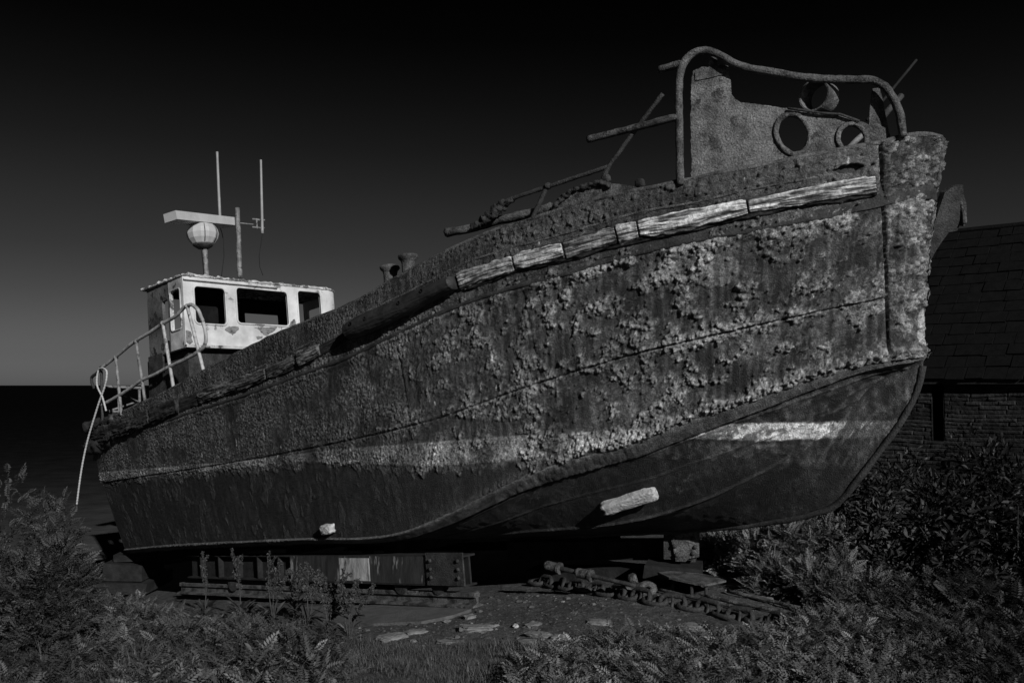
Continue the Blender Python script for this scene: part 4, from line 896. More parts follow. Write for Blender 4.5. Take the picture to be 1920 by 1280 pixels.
# bow bogie: riveted end plate on a timber
bg_ = thing('bow_bogie', gset(gpt(1285, 1094)), 'short riveted steel bogie on a timber sleeper propping up the bow', 'boat cradle')
Yb = 9.75; uvx = np.array([.97, -.24, 0]); uvx /= np.linalg.norm(uvx); nvx = np.array([-uvx[1], uvx[0], 0]) * -1
c = at(1283, 1024, Yb); k = Yb / F
mb = MB(); mb.plate([(x * k, -y * k) for x, y in ((-28,-26),(27,-28),(27,18),(8,22),(2,28),(-16,28),(-20,4))][::-1], [], c, uvx, Z3, nvx, .03); ep = mb.build('end_plate', M['rust'], bg_)
for x, y in ((-20,-16),(-18,0),(-14,16),(16,-16),(20,0),(16,12)):
    mb = MB(); mb.lathe([(0, .026), (.018, .022), (.024, .01), (.024, 0)], c + uvx * x * k - Z3 * y * k, nvx, 10); mb.build('bolt', M['rust_dark'], ep, smooth=True)
mb = MB(); mb.box(c + Z3 * .0 - nvx * .62 - uvx * .05, (uvx, nvx, Z3), .17, .58, .15); mb.build('frame', M['rust_dark'], bg_)
mb = MB(); cs = at(1262, 1073, Yb); mb.box(cs - nvx * .15, (uvx, nvx, Z3), .29, .30, .072, jit=.01); mb.build('sleeper', M['black'], bg_)
mb = MB(); mb.lathe([(0, -.05), (.09, -.05), (.09, .05), (0, .05)], at(1290, 1056, Yb + .25), nvx, 18); mb.build('wheel', M['rust_dark'], bg_)
# long cross timber in the dark behind (two beams with a chink of light between)
xb = thing('cross_timber', gset(at(1130, 1090, 10.9)), 'long black timber lying across the slip under the keel', 'timber')
for (x0, x1, y0, y1, Yd) in ((960, 1262, 1012, 1046, 10.6), (1000, 1262, 1062, 1098, 10.6)):
    a_, b_ = at(x0, (y0 + y1) / 2, Yd + .5), at(x1, (y0 + y1) / 2, Yd - .3); ax = b_ - a_; Ln = np.linalg.norm(ax); ax /= Ln; n_ = np.cross(Z3, ax); n_ /= np.linalg.norm(n_)
    mb = MB(); mb.box((a_ + b_) / 2, (ax, n_, np.cross(ax, n_)), Ln / 2, .14, (y1 - y0) / 2 * Yd / F, jit=.006); mb.build('beam', M['black'], xb)

# tie rod with two sleeves, ending in a shackle
tr0, tr1 = at(1020, 1058, 9.7), at(1192, 1098, 9.05)
tie = thing('tie_rod', gset((tr0 + tr1) / 2), 'thick rusty tie rod with two round sleeves slanting down from under the hull', 'rod')
pipe('rod', seg(tr0, tr1, 20), .022, M['rust_dark'], tie, 10, .3)
for ta, tb in ((.02, .19), (.37, .54)): 
    a_, b_ = tr0 + (tr1 - tr0) * ta, tr0 + (tr1 - tr0) * tb; d = (b_ - a_) / np.linalg.norm(b_ - a_); Ln = np.linalg.norm(b_ - a_)
    mb = MB(); mb.lathe([(.0, 0), (.04, 0), (.05, .02), (.05, Ln - .03), (.062, Ln - .028), (.062, Ln), (.022, Ln + .002)], a_, d, 18); mb.build('sleeve', M['rust'], tie, smooth=False)
shk = thing('shackle', gset(gpt(1195, 1118)), 'big rusty shackle lying beside the chain at the end of the tie rod', 'shackle')
c = gset(gpt(1200, 1112)); 
P = [c + np.array([-.12 + .0, .02, .06]), c + np.array([-.02, .0, .07]), c + np.array([.09, -.02, .10]), c + np.array([.14, -.03, .05]), c + np.array([.10, -.05, .02]), c + np.array([-.05, -.05, .03]), c + np.array([-.16, -.03, .04])]
pipe('bow', dense(np.array(P), 26), .035, M['rust'], shk, 10, .3)
mb = MB(); mb.lathe([(.0, 0), (.05, 0), (.05, .1), (.03, .12), (0, .12)], c + np.array([-.05, .06, .07]), (-.3, 0, 1), 14); mb.build('pin', M['rust'], shk, smooth=True)

# chain of stud links
ch_px = line([(1000, 1096), (1040, 1102), (1106, 1112), (1175, 1122), (1244, 1136), (1312, 1146), (1381, 1164), (1450, 1174), (1500, 1188), (1550, 1200)])
cpts_ = np.array([gset(gpt(x, float(ch_px(x)))) for x in np.arange(1000, 1551, 4)])
al_ = np.concatenate([[0], np.cumsum(np.linalg.norm(np.diff(cpts_, axis=0), axis=1))])
chain = thing('chain', cpts_[len(cpts_) // 2], 'heavy rusty chain of thick links lying across the bare earth below the bow', 'chain')
LL, WW, RR = .115, .062, .024
pl = [(LL * .55 + WW * math.cos(t), WW * math.sin(t)) for t in np.linspace(-math.pi / 2, math.pi / 2, 9)] + [(-LL * .55 + WW * math.cos(t), WW * math.sin(t)) for t in np.linspace(math.pi / 2, 3 * math.pi / 2, 9)]
pl = pl + pl[:2]
lm = MB(); lm.tube(np.array([[x, y, 0] for x, y in pl]), RR, 10, cap=False, jit=.35, seed=3)
lm.tube(np.array(seg((0, -WW, 0), (0, WW, 0), 5)), RR * .7, 8)
lme = mesh_np('link', np.concatenate(lm.V), [np.concatenate(lm.F4), np.concatenate(lm.F3)], True); lme.materials.append(M['rust_dark'])
nl = int(al_[-1] / .185)
for i_ in range(nl):
    d = (i_ + .5) * .185; p = np.array([np.interp(d, al_, cpts_[:, k]) for k in range(3)]); p2 = np.array([np.interp(d + .05, al_, cpts_[:, k]) for k in range(3)]); t = p2 - p; t /= np.linalg.norm(t)
    o = bpy.data.objects.new('link', lme); COL.objects.link(o); o.parent = chain
    o.location = (p + Z3 * (.05 if i_ % 2 else .035) - np.array(chain.location)).tolist()
    o.rotation_mode = 'XYZ'; o.rotation_euler = ((math.radians(68) if i_ % 2 else math.radians(12)) + RNG.normal(0, .12), -math.asin(t[2]), math.atan2(t[1], t[0]) + RNG.normal(0, .06))
# raised rusty plate and loose rods
pq = [(1233,1093),(1262,1087),(1284,1085),(1330,1090),(1362,1099),(1340,1105),(1321,1110),(1290,1106),(1255,1101)]
Pq = np.array([gpt(x, y + 14) + Z3 * .16 for x, y in pq]); Pq[:, 2] = Pq[:, 2].mean() + (Pq[:, 0] - Pq[:, 0].mean()) * -.05
rpl = thing('rusty_plate', gset(Pq.mean(0)), 'jagged rusty steel plate raised on short legs beside the chain', 'steel plate')
mb = MB(); k = len(pq); tri = tessellate_polygon([[Vector((p[0], p[1], 0)) for p in Pq]]); 
mb.add(np.vstack([Pq, Pq - Z3 * .02]), [t if np.cross(Pq[t[1]] - Pq[t[0]], Pq[t[2]] - Pq[t[0]])[2] > 0 else (t[0], t[2], t[1]) for t in tri] + [(t[2] + k, t[1] + k, t[0] + k) for t in tri], [(i, (i+1) % k, (i+1) % k + k, i + k) for i in range(k)])
mb.build('plate', M['rust'], rpl)
for x, y in ((1297, 1104), (1324, 1103), (1262, 1096)):
    p = gset(gpt(x, y + 15)); pipe('leg', seg(p - Z3 * .03, p + Z3 * .15, 4), .018, M['rust_dark'], rpl, 8)
rods = [((1322,1123),(1508,1163),'long thin rusty rod lying nearest the chain'), ((1364,1114),(1500,1146),'rusty rod lying farthest from the chain by the shrubs'), ((1232,1110),(1412,1153),'rusty rod reaching from under the raised plate to the chain'), ((1395,1118),(1512,1152),'short rusty rod lying between two longer rods')]
for a_, b_, lb in rods:
    P = [gset(gpt(x, y), .035) for x, y in seg(a_, b_, 14)]; mb = MB(); mb.tube(np.array(P), .017, 8, jit=.4, seed=int(a_[0]) % 30); mb.build('steel_rod', M['rust'], loc=P[7], smooth=True, label=lb, cat='rod', group='rusty rods lying by the chain')

# ------------------------------------------------------------------ flat stones on the bare earth
stones = [
 (895,1176,60,15,'long pale flat stone in the middle of the bare earth'), (1000,1170,36,10,'small flat stone just left of the longer slab by the pebble'), (1012,1188,44,12,'flat tapering stone among the stones left of the chain'),
 (1051,1194,28,12,'rounded flat stone beside a flat tapering stone'), (967,1172,11,9,'tiny bright white pebble on the bare earth'), (880,1155,22,11,'small blocky stone just below the sawn rail end'), (838,1163,17,7,'small stone by the edge of the concrete slab'),
 (1300,1174,46,15,'big flat oval stone lying below the chain'), (1230,1186,50,14,'dull flat stone half sunk left of the big oval one'), (1122,1165,40,12,'low dull stone half buried under the bow'), (1334,1194,14,6,'little stone at the edge of the ferns below the chain'),
 (780,1183,40,9,'thin flat stone half hidden by the grass edge'), (845,1203,46,8,'long thin pale slab at the grass edge'), (1020,1224,56,10,'long tilted slab lying in the short grass'), (775,1200,12,7,'small pale pebble near the tall weeds'), (990,1203,30,12,'sunken round stone at the edge of the grass'),
 (1450,1103,36,7,'flat slab of slate by the shrubs right of the raised plate'), (1428,1120,40,8,'grey slate slab behind the rods'), (1500,1127,52,9,'long flat slate slab at the foot of the lit shrubs'), (1395,1098,60,8,'pale slab behind the raised rusty plate'),
 (1700,1226,60,8,'long flat slab in the dark foliage at the lower right'), (735,1193,54,14,'broad flat stone beside the tall weed clump')]
for i_, (x, y, wpx, hpx, lb) in enumerate(stones):
    p = gset(gpt(x, y + hpx * .3)); dist = np.linalg.norm(p - EYE); k = dist / F; hx = wpx / 2 * k; hy = max(hx * .45, hpx * k * 1.1); hz = max(.012, hpx * k * .32)
    rot = RNG.normal(0, .35); ax = np.array([[math.cos(rot), math.sin(rot), 0], [-math.sin(rot), math.cos(rot), 0], [0, 0, 1.]])
    mb = MB(); lump_box(mb, p + Z3 * hz * .6, ax, hx, hy, hz, i_ * 3 + 1, .5, 16, 5 if wpx > 20 else 2.5)
    mb.build('stone', M['stone'] if lb.find('white') < 0 else M['anode'], loc=p, smooth=False, label=lb, cat='stone', group='stones lying on the ground')

# ================================================================== stone boathouse on the right
WD = A.copy(); WN = NS.copy()                                       # runs parallel to the boat
w0 = np.array([1758 - 960, F]) / F; w0 = w0 * 14.2
def wall_at(t): return w0 + WD * t
house = thing('stone_boathouse', [*wall_at(1.0), -1.0], 'low dark stone boathouse with a slate roof behind the bow', 'building')
W3 = np.array([*w0, 0]); WD3 = np.array([*WD, 0]); WN3 = np.array([*WN, 0])
hp = lambda x, y, out=0.0: on_plane(x, y, W3 + WN3 * out, WN3)
def h2d(x, y):
    P = hp(x, y) - W3; return np.dot(P, WD3), P[2]
eave = hp(1745, 700)[2]; T0, T1 = -2.2, 7.0
win_ = [h2d(1746, 718), h2d(1771, 718), h2d(1771, 826), h2d(1746, 826)]
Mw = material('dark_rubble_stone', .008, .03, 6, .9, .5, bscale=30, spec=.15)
# rubble courses are modelled: one relief wall around the window slit
nx_, nz_ = 900, 330; tt = np.linspace(T0, T1, nx_); zz = np.linspace(-1.2, eave + .02, nz_); TT, ZZ = np.meshgrid(tt, zz, indexing='ij')
course = .062 + .0 * TT; yy = (ZZ + .03 * fbm(TT * 1.2, ZZ * 2, 5, 2)) / course; row = np.floor(yy); fr_ = yy - row
bl_ = (TT + (RT[(row.astype(int) * 7) & 255, 0]) * 3) / (.2 + .5 * RT[(row.astype(int) * 13) & 255, 1]); bi = np.floor(bl_); fb = bl_ - bi
jo = np.minimum(np.minimum(fr_, 1 - fr_) * course, np.minimum(fb, 1 - fb) * .3); sid = RT[(row.astype(int) * 31 + bi.astype(int) * 17) & 255, 2]
rel = ss(0, .012, jo + .008 * fbm(TT * 9, ZZ * 14, 6, 3)) * (.006 + .02 * sid) + .014 * fbm(TT * 6, ZZ * 9, 7, 4)
inw = (TT > win_[0][0]) & (TT < win_[1][0]) & (ZZ < win_[0][1]) & (ZZ > win_[2][1])
Vw = W3 + TT[..., None] * WD3 + WN3 * rel[..., None] * 1.0; Vw[..., 2] = ZZ
idx = np.arange(nx_ * nz_).reshape(nx_, nz_); fq = np.stack([idx[:-1, :-1], idx[1:, :-1], idx[1:, 1:], idx[:-1, 1:]], -1); keep = ~(inw[:-1, :-1] & inw[1:, 1:])
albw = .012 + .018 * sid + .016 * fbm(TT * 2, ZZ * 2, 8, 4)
link('wall', Vw.reshape(-1, 3), [fq[keep].reshape(-1, 4)], material('rubble_stone', .6, 1.3, 16, .9, .6, attr='alb', bscale=40, spec=.15), house, smooth=False, alb=np.clip(albw, .006, .06).ravel())
mb = MB(); a_, b_ = win_[0], win_[2]; x0, x1, z0, z1 = a_[0], b_[0], b_[1], a_[1]; D_ = .35
cs = [W3 + WD3 * u + Z3 * v for u, v in ((x0, z0), (x1, z0), (x1, z1), (x0, z1))]
mb.add(np.array([p + WN3 * .02 for p in cs] + [p - WN3 * D_ for p in cs]), F4=[(i, (i+1) % 4, (i+1) % 4 + 4, i + 4) for i in range(4)] + [(4, 5, 6, 7)]); mb.build('window', M['void'], house)
# end gables, back and roof
RD = 3.0; rid_a, rid_b = None, None
rp0 = on_plane(1800, 436, W3 - WN3 * RD, WN3); ridge = rp0[2]
mb = MB()
for t in (T0, T1):
    P = [W3 + WD3 * t - WN3 * .01, W3 + WD3 * t - WN3 * RD, W3 + WD3 * t - WN3 * 2 * RD]; h0 = [-1.2, -1.2, -1.2]
    V = np.array([P[0] + Z3 * -1.2, P[2] + Z3 * -1.2, P[2] + Z3 * eave, P[1] + Z3 * (ridge - .05), P[0] + Z3 * eave]); mb.add(V, [(0, 1, 2), (0, 2, 4), (2, 3, 4)])
V = np.array([W3 + WD3 * t - WN3 * 2 * RD + Z3 * z for t in (T0, T1) for z in (-1.2, eave)]); mb.add(V, F4=[(0, 1, 3, 2)]); mb.build('gable', Mw, house)
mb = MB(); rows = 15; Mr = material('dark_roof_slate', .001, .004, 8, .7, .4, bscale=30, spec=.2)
for side in (1, -1):
    E = W3 + WN3 * (.14 if side > 0 else -2 * RD - .14) + Z3 * (eave - .10); Rg = W3 - WN3 * RD + Z3 * ridge; sl_ = Rg - E; sl_n = np.linalg.norm(sl_); sd_ = sl_ / sl_n; nn = np.cross(WD3, sd_); nn *= np.sign(nn[2])
    for r_ in range(rows):
        step = sl_n / rows; t = T0 - .15; 
        while t < T1 + .15:
            wd = RNG.uniform(.2, .42); c = E + sd_ * (step * (r_ + .55)) + WD3 * (t + wd / 2) + nn * (.02 + RNG.normal(0, .006))
            tl_ = sd_ * math.cos(.05) - nn * -math.sin(-.05); mb.box(c, (WD3, tl_, np.cross(WD3, tl_)), wd / 2 - .006, step * .62 + RNG.normal(0, .008), .009, jit=.003); t += wd
    mb.add(np.array([E + WD3 * (T0 - .1) - nn * .02, E + WD3 * (T1 + .1) - nn * .02, Rg + WD3 * (T1 + .1) - nn * .02, Rg + WD3 * (T0 - .1) - nn * .02]), F4=[(0, 1, 2, 3)])
mb.build('roof', Mr, house)
mb = MB(); mb.tube(np.array(seg(W3 - WN3 * RD + WD3 * (T0 - .15) + Z3 * (ridge + .02), W3 - WN3 * RD + WD3 * (T1 + .15) + Z3 * (ridge + .02), 40)), .06, 8, jit=.1); mb.build('ridge', Mr, house)
mb = MB(); mb.box(W3 + WD3 * ((T0 + T1) / 2) + WN3 * .07 + Z3 * (eave - .13), (WD3, WN3, Z3), (T1 - T0) / 2, .06, .035); mb.build('eaves_board', M['black'], house)

# ================================================================== vegetation
def frond(nl=7, ln=.22, wd=.055, lw=.022, seed=0, curl=.5):
    """pinnate leaf: toothed leaflets along a bent midrib, base at origin, growing along +x, up is +z"""
    r = np.random.default_rng(seed); V = []; F3 = []
    for k in range(nl):
        t = (k + .6) / nl; x = ln * t; z = ln * curl * (t - t * t * .9); tp = wd * (1.0 - .75 * abs(t - .45) ** 1.2 * 1.5)
        for s_ in (-1, 1):
            b = len(V); tip = np.array([x + tp * .55, s_ * tp, z - tp * .18 + r.normal(0, .004)]); base = np.array([x, s_ * .002, z]); d = tip - base; sdv = np.array([-d[1], d[0], 0]); sdv /= np.linalg.norm(sdv) + 1e-9
            V += [base, base + d * .45 + sdv * lw * .5 + [0, 0, .004], tip, base + d * .45 - sdv * lw * .5]; F3 += [(b, b+1, b+2), (b, b+2, b+3)]
    b = len(V); x = ln; z = ln * curl * .1; V += [np.array([x, 0, z]), np.array([x + wd * .5, lw * .5, z]), np.array([x + wd, 0, z - .01]), np.array([x + wd * .5, -lw * .5, z])]; F3 += [(b, b+1, b+2), (b, b+2, b+3)]
    V += [np.array([0, .0015, 0]), np.array([0, -.0015, 0]), np.array([ln, 0, z])]; F3.append((b+4, b+5, b+6))
    return np.array(V), np.array(F3)
def leaf_simple(ln=.07, wd=.035):
    V = np.array([[0, 0, 0], [ln * .4, wd * .5, .006], [ln * .75, wd * .38, .004], [ln, 0, -.012], [ln * .75, -wd * .38, .004], [ln * .4, -wd * .5, .006], [ln * .5, 0, -.004]])
    return V, np.array([(0, 1, 6), (1, 2, 6), (2, 3, 6), (3, 4, 6), (4, 5, 6), (5, 0, 6)])
def blade(ln=.14, wd=.005, bend=.4):
    V = []; F3 = []
    for k in range(4):
        t = k / 3; w = wd * (1 - t) + .0004; x = ln * bend * t * t; z = ln * (t - .25 * bend * t * t); V += [[x, w, z], [x, -w, z]]
    for k in range(3): F3 += [(2*k, 2*k+2, 2*k+1), (2*k+1, 2*k+2, 2*k+3)]
    return np.array(V), np.array(F3)
def scatter(base, P, D, sc_, alb, roll=.5, seed=0):
    """copies of a base mesh at points P, its x axis along D"""
    r = np.random.default_rng(seed); V, Fq = base; n = len(P)
    D = D / (np.linalg.norm(D, axis=1)[:, None] + 1e-9); up = np.tile([0, 0, 1.], (n, 1)) + r.normal(0, roll, (n, 3)); Y = np.cross(up, D); Y /= np.linalg.norm(Y, axis=1)[:, None] + 1e-9; Z = np.cross(D, Y)
    Rm = np.stack([D, Y, Z], 1); W_ = np.einsum('kj,njm->nkm', V, Rm) * np.reshape(sc_, (-1, 1, 1)) + P[:, None]
    F_ = (Fq[None] + (np.arange(n) * len(V))[:, None, None]).reshape(-1, 3)
    return W_.reshape(-1, 3), F_, np.repeat(np.broadcast_to(alb, (n,)), len(V))
def scatter_up(base, P, az, lean, sc_, alb):
    """upright copies (grass blades): z up, turned by az and leaned"""
    V, Fq = base; n = len(P); ca, sa = np.cos(az), np.sin(az); lx = np.sin(lean); lz = np.cos(lean)
    X = np.stack([ca * lz, sa * lz, -lx], 1); Y = np.stack([-sa, ca, ca * 0], 1); Z = np.stack([ca * lx, sa * lx, lz], 1)
    W_ = np.einsum('kj,njm->nkm', V, np.stack([X, Y, Z], 1)) * np.reshape(sc_, (-1, 1, 1)) + P[:, None]
    F_ = (Fq[None] + (np.arange(n) * len(V))[:, None, None]).reshape(-1, 3)
    return W_.reshape(-1, 3), F_, np.repeat(np.broadcast_to(alb, (n,)), len(V))
class Leaves:
    def __init__(s): s.V = []; s.F = []; s.A = []; s.n = 0
    def add(s, t): s.V.append(t[0]); s.F.append(t[1] + s.n); s.A.append(t[2]); s.n += len(t[0]); return s
    def build(s, name, parent=None, loc=None, **kw):
        return link(name, np.concatenate(s.V), [np.concatenate(s.F)], M['leaf'], parent, loc, smooth=False, alb=np.concatenate(s.A), **kw)
FR = [frond(7, .20, .055, .024, k, .4 + .15 * k) for k in range(3)]; FR_S = [frond(6, .11, .034, .017, 5 + k, .5) for k in range(2)]; LF = leaf_simple(); LFL = leaf_simple(.12, .05)
def inside(px, py, poly):
    x, y = px, py; c = np.zeros(np.shape(x), bool); n = len(poly)
    for i in range(n):
        x0, y0 = poly[i]; x1, y1 = poly[(i+1) % n]
        m = ((y0 > y) != (y1 > y)) & (x < (x1 - x0) * (y - y0) / (y1 - y0 + 1e-9) + x0); c ^= m
    return c
def bush(name, label, group, cx, cy, rx, ry, hgt, n, seed, alb, kind='frond', size=1.0, low=0.0, cat='bush', lump=.35):
    """a shrub: stems from the base and leaves in clumps through a lumpy crown"""
    r = np.random.default_rng(seed); g = float(gz(cx, cy)); base = np.array([cx, cy, g])
    t = thing(name, base, label, cat, group)
    nc = max(10, int(22 * lump / .35)); cl = []
    while len(cl) < nc:
        p = r.uniform(-1, 1, 3); p[2] = r.uniform(low, 1)
        if np.linalg.norm(p) < 1: cl.append(p)
    cl = np.array(cl); k = r.integers(0, nc, n); rad = r.uniform(.22, .46, nc)
    d = r.normal(0, 1, (n, 3)); d /= np.linalg.norm(d, axis=1)[:, None]; q = cl[k] * .8 + d * (rad[k] * r.uniform(.35, 1, n) ** .4)[:, None]
    ok = (q[:, 2] > -.02); q, d, k = q[ok], d[ok], k[ok]
    P = base + q * np.array([rx, ry, hgt]); D = d * np.array([1, 1, .5]) + np.array([0, 0, .25]) + r.normal(0, .3, d.shape)
    al = alb * r.uniform(.55, 1.5, len(P)) * (.7 + .6 * r.random(nc)[k])
    lv = Leaves(); half = r.random(len(P)) < .5; bs = {'frond': FR, 'small': FR_S, 'leaf': [LF, LFL]}[kind]
    sc_ = size * r.uniform(.6, 1.25, len(P))
    lv.add(scatter(bs[0], P[half], D[half], sc_[half], al[half], .5, seed)); lv.add(scatter(bs[1], P[~half], D[~half], sc_[~half], al[~half], .5, seed + 1))
    lv.build('foliage', t)
    mb = MB()
    for c in cl[:14]:
        e = base + c * np.array([rx, ry, hgt]) * .9; P_ = np.array([base + (e - base) * u + r.normal(0, .015, 3) for u in np.linspace(0, 1, 6)]); P_[0] = base + r.normal(0, .06, 3) * [1, 1, 0]; mb.tube(P_, np.linspace(.014, .004, 6), 5)
    mb.build('stem', M['bark'], t); return t
def gxy(px, Y): return (px - 960) / F * Y
# tall bush on the left
bush('bush', 'tall bushy shrub rising at the left edge in front of the sea', None, gxy(55, 9.0), 9.0, .62, .6, 1.72, 5200, 21, .045, 'small', 1.0, .0, lump=.6)
bush('bush', 'lower shrub leaning towards the stern beside the tall left bush', None, gxy(130, 8.6), 8.6, .34, .45, 1.25, 2400, 22, .036, 'small', 1.0, .0, lump=.5)
# lit shrubs behind the chain; bushes further right have leaves darkened for the falloff
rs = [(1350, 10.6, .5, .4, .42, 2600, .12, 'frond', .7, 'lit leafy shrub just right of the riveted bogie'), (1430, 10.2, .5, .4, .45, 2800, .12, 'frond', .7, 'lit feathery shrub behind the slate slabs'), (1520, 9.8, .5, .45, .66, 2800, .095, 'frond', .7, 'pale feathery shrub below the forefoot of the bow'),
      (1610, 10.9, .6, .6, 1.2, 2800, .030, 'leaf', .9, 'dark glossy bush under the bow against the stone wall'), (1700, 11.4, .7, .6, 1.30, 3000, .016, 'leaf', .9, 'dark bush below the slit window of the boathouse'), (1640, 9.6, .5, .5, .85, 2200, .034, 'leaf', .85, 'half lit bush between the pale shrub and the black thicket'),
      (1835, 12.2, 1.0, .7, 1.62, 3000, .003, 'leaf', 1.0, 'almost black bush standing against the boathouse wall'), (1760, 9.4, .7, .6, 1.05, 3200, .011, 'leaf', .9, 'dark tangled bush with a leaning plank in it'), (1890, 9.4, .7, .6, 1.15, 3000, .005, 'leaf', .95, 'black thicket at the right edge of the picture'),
      (1475, 9.3, .38, .35, .36, 1600, .09, 'frond', .6, 'low feathery weed clump beside the slate slabs'), (1560, 8.9, .42, .35, .42, 1800, .085, 'frond', .6, 'low feathery weed clump where the rods end'),
      (1490, 12.6, .9, .6, .9, 2400, .03, 'leaf', .9, 'dim bush far under the bow behind the lit shrubs')]
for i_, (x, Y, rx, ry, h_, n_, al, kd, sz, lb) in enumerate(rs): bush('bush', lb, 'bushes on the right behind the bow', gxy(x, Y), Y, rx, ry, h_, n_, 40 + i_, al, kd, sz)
# leaning plank in the dark bushes
a_, b_ = at(1752, 1090, 8.35), at(1826, 1164, 8.05); ax = b_ - a_; Ln = np.linalg.norm(ax); ax /= Ln; n_ = np.cross(ax, np.array([0, 1., .2])); n_ /= np.linalg.norm(n_)
mb = MB(); mb.box((a_ + b_) / 2, (ax, n_, np.cross(ax, n_)), Ln / 2, .028, .015, jit=.006); mb.build('plank', material('old_plank', .03, .07, 6, .85, .4), loc=gset(b_), label='short weathered plank leaning in the dark bushes at the right', cat='plank')

# ferny ground cover, in mounds; and short grass
def cover_points(poly, n, seed):
    r = np.random.default_rng(seed); xs, ys = zip(*poly); out = []
    P = [ground_hit(x, max(y, 800)) for x, y in poly]; P = np.array(P); x0, y0 = P[:, 0].min(), P[:, 1].min(); x1, y1 = P[:, 0].max(), P[:, 1].max()
    X = r.uniform(x0, x1, n * 3); Y = r.uniform(y0, y1, n * 3); px, py = proj(np.stack([X, Y, gz(X, Y)], -1)); m = inside(px, py, poly)
    return X[m][:n], Y[m][:n]
def cover(name, label, poly, n, seed, alb, size, hgt, bases, grp=None, dens_h=True, edge_falloff=None):
    X, Y = cover_points(poly, n, seed); r = np.random.default_rng(seed + 1); m = len(X)
    mound = np.clip(.55 + .9 * fbm(X * 1.5, Y * 1.5, seed % 60, 3), .08, 1.2); z = gz(X, Y) + hgt * mound * r.uniform(.15, 1, m) ** .6
    P = np.stack([X, Y, z], -1); az = r.uniform(0, 2 * math.pi, m); D = np.stack([np.cos(az), np.sin(az), r.uniform(.1, 1.0, m)], -1)
    al = alb * np.exp(r.normal(-.1, .45, m)) * (.75 + .5 * np.clip(fbm(X * 3, Y * 3, seed % 50 + 3, 2) + .5, 0, 1))
    if edge_falloff is not None: px, _ = proj(P); al = al * np.interp(px, *edge_falloff)  # leaf albedo fades towards the frame edges, light falloff put into the colour
    lv = Leaves(); h_ = r.integers(0, len(bases), m)
    for k, b in enumerate(bases): s_ = h_ == k; lv.add(scatter(b, P[s_], D[s_], size * r.uniform(.35, 1.35, s_.sum()), al[s_], .45, seed + k))
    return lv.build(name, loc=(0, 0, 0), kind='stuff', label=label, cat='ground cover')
polyL = [(-40,1160),(60,1145),(190,1132),(330,1160),(420,1185),(520,1205),(600,1222),(640,1235),(660,1300),(400,1420),(-60,1420)]
cover('ground_cover', 'ferny weeds covering the ground at the lower left', polyL, 12000, 61, .058, .68, .26, FR + FR_S + [LFL], edge_falloff=([-50, 60, 250, 650], [.5, .6, 1, 1]))
polyR = [(950,1300),(985,1250),(1090,1215),(1230,1200),(1330,1212),(1420,1205),(1470,1185),(1540,1165),(1640,1150),(1760,1150),(1960,1140),(1980,1420),(900,1420)]
cover('ground_cover', 'feathery silverweed covering the ground at the lower right', polyR, 11000, 63, .085, .58, .16, FR, edge_falloff=([1200, 1500, 1650, 1800, 1920], [1, 1, .75, .35, .12]))
polyR2 = [(1540,1120),(1640,1100),(1700,1095),(1990,1080),(1990,1170),(1640,1165),(1530,1150)]
cover('ground_cover', 'darker leafy weeds below the thicket at the right', polyR2, 3500, 65, .045, .7, .3, FR + [LFL], edge_falloff=([1500, 1600, 1700, 1800, 1920], [1.2, 1, .6, .35, .15]))
def grass(label, poly, n, seed, alb, ln, edge_falloff=None):
    X, Y = cover_points(poly, n, seed); r = np.random.default_rng(seed + 1); m = len(X); d_ = np.clip(.7 + fbm(X * 2.2, Y * 2.2, seed % 40, 3), .2, 1.5)
    P = np.stack([X, Y, gz(X, Y)], -1); al = alb * r.uniform(.5, 1.5, m)
    t = scatter_up(blade(), P, r.uniform(0, 2 * math.pi, m), r.uniform(0, .75, m), ln / .14 * d_ * r.uniform(.5, 1.3, m), al)
    return Leaves().add(t).build('grass', loc=(0, 0, 0), kind='stuff', label=label, cat='grass')
polyG = [(430,1225),(560,1205),(700,1203),(800,1200),(900,1208),(1010,1212),(1080,1222),(1110,1260),(1130,1420),(300,1420)]
grass('short dark grass in the middle foreground', polyG, 46000, 71, .07, .075)
grass('wispy grass among the silverweed at the lower right', [(1000,1240),(1330,1215),(1540,1180),(1700,1170),(1750,1420),(950,1420)], 16000, 77, .075, .15)
grass('long tufty grass among the weeds at the lower left', [(-40,1170),(330,1185),(480,1185),(600,1200),(640,1240),(560,1420),(-40,1420)], 22000, 73, .045, .24, None)
grass('sparse grass at the edge of the bare earth', [(1400,1180),(1480,1160),(1560,1150),(1560,1200),(1400,1215)], 5000, 75, .05, .11)

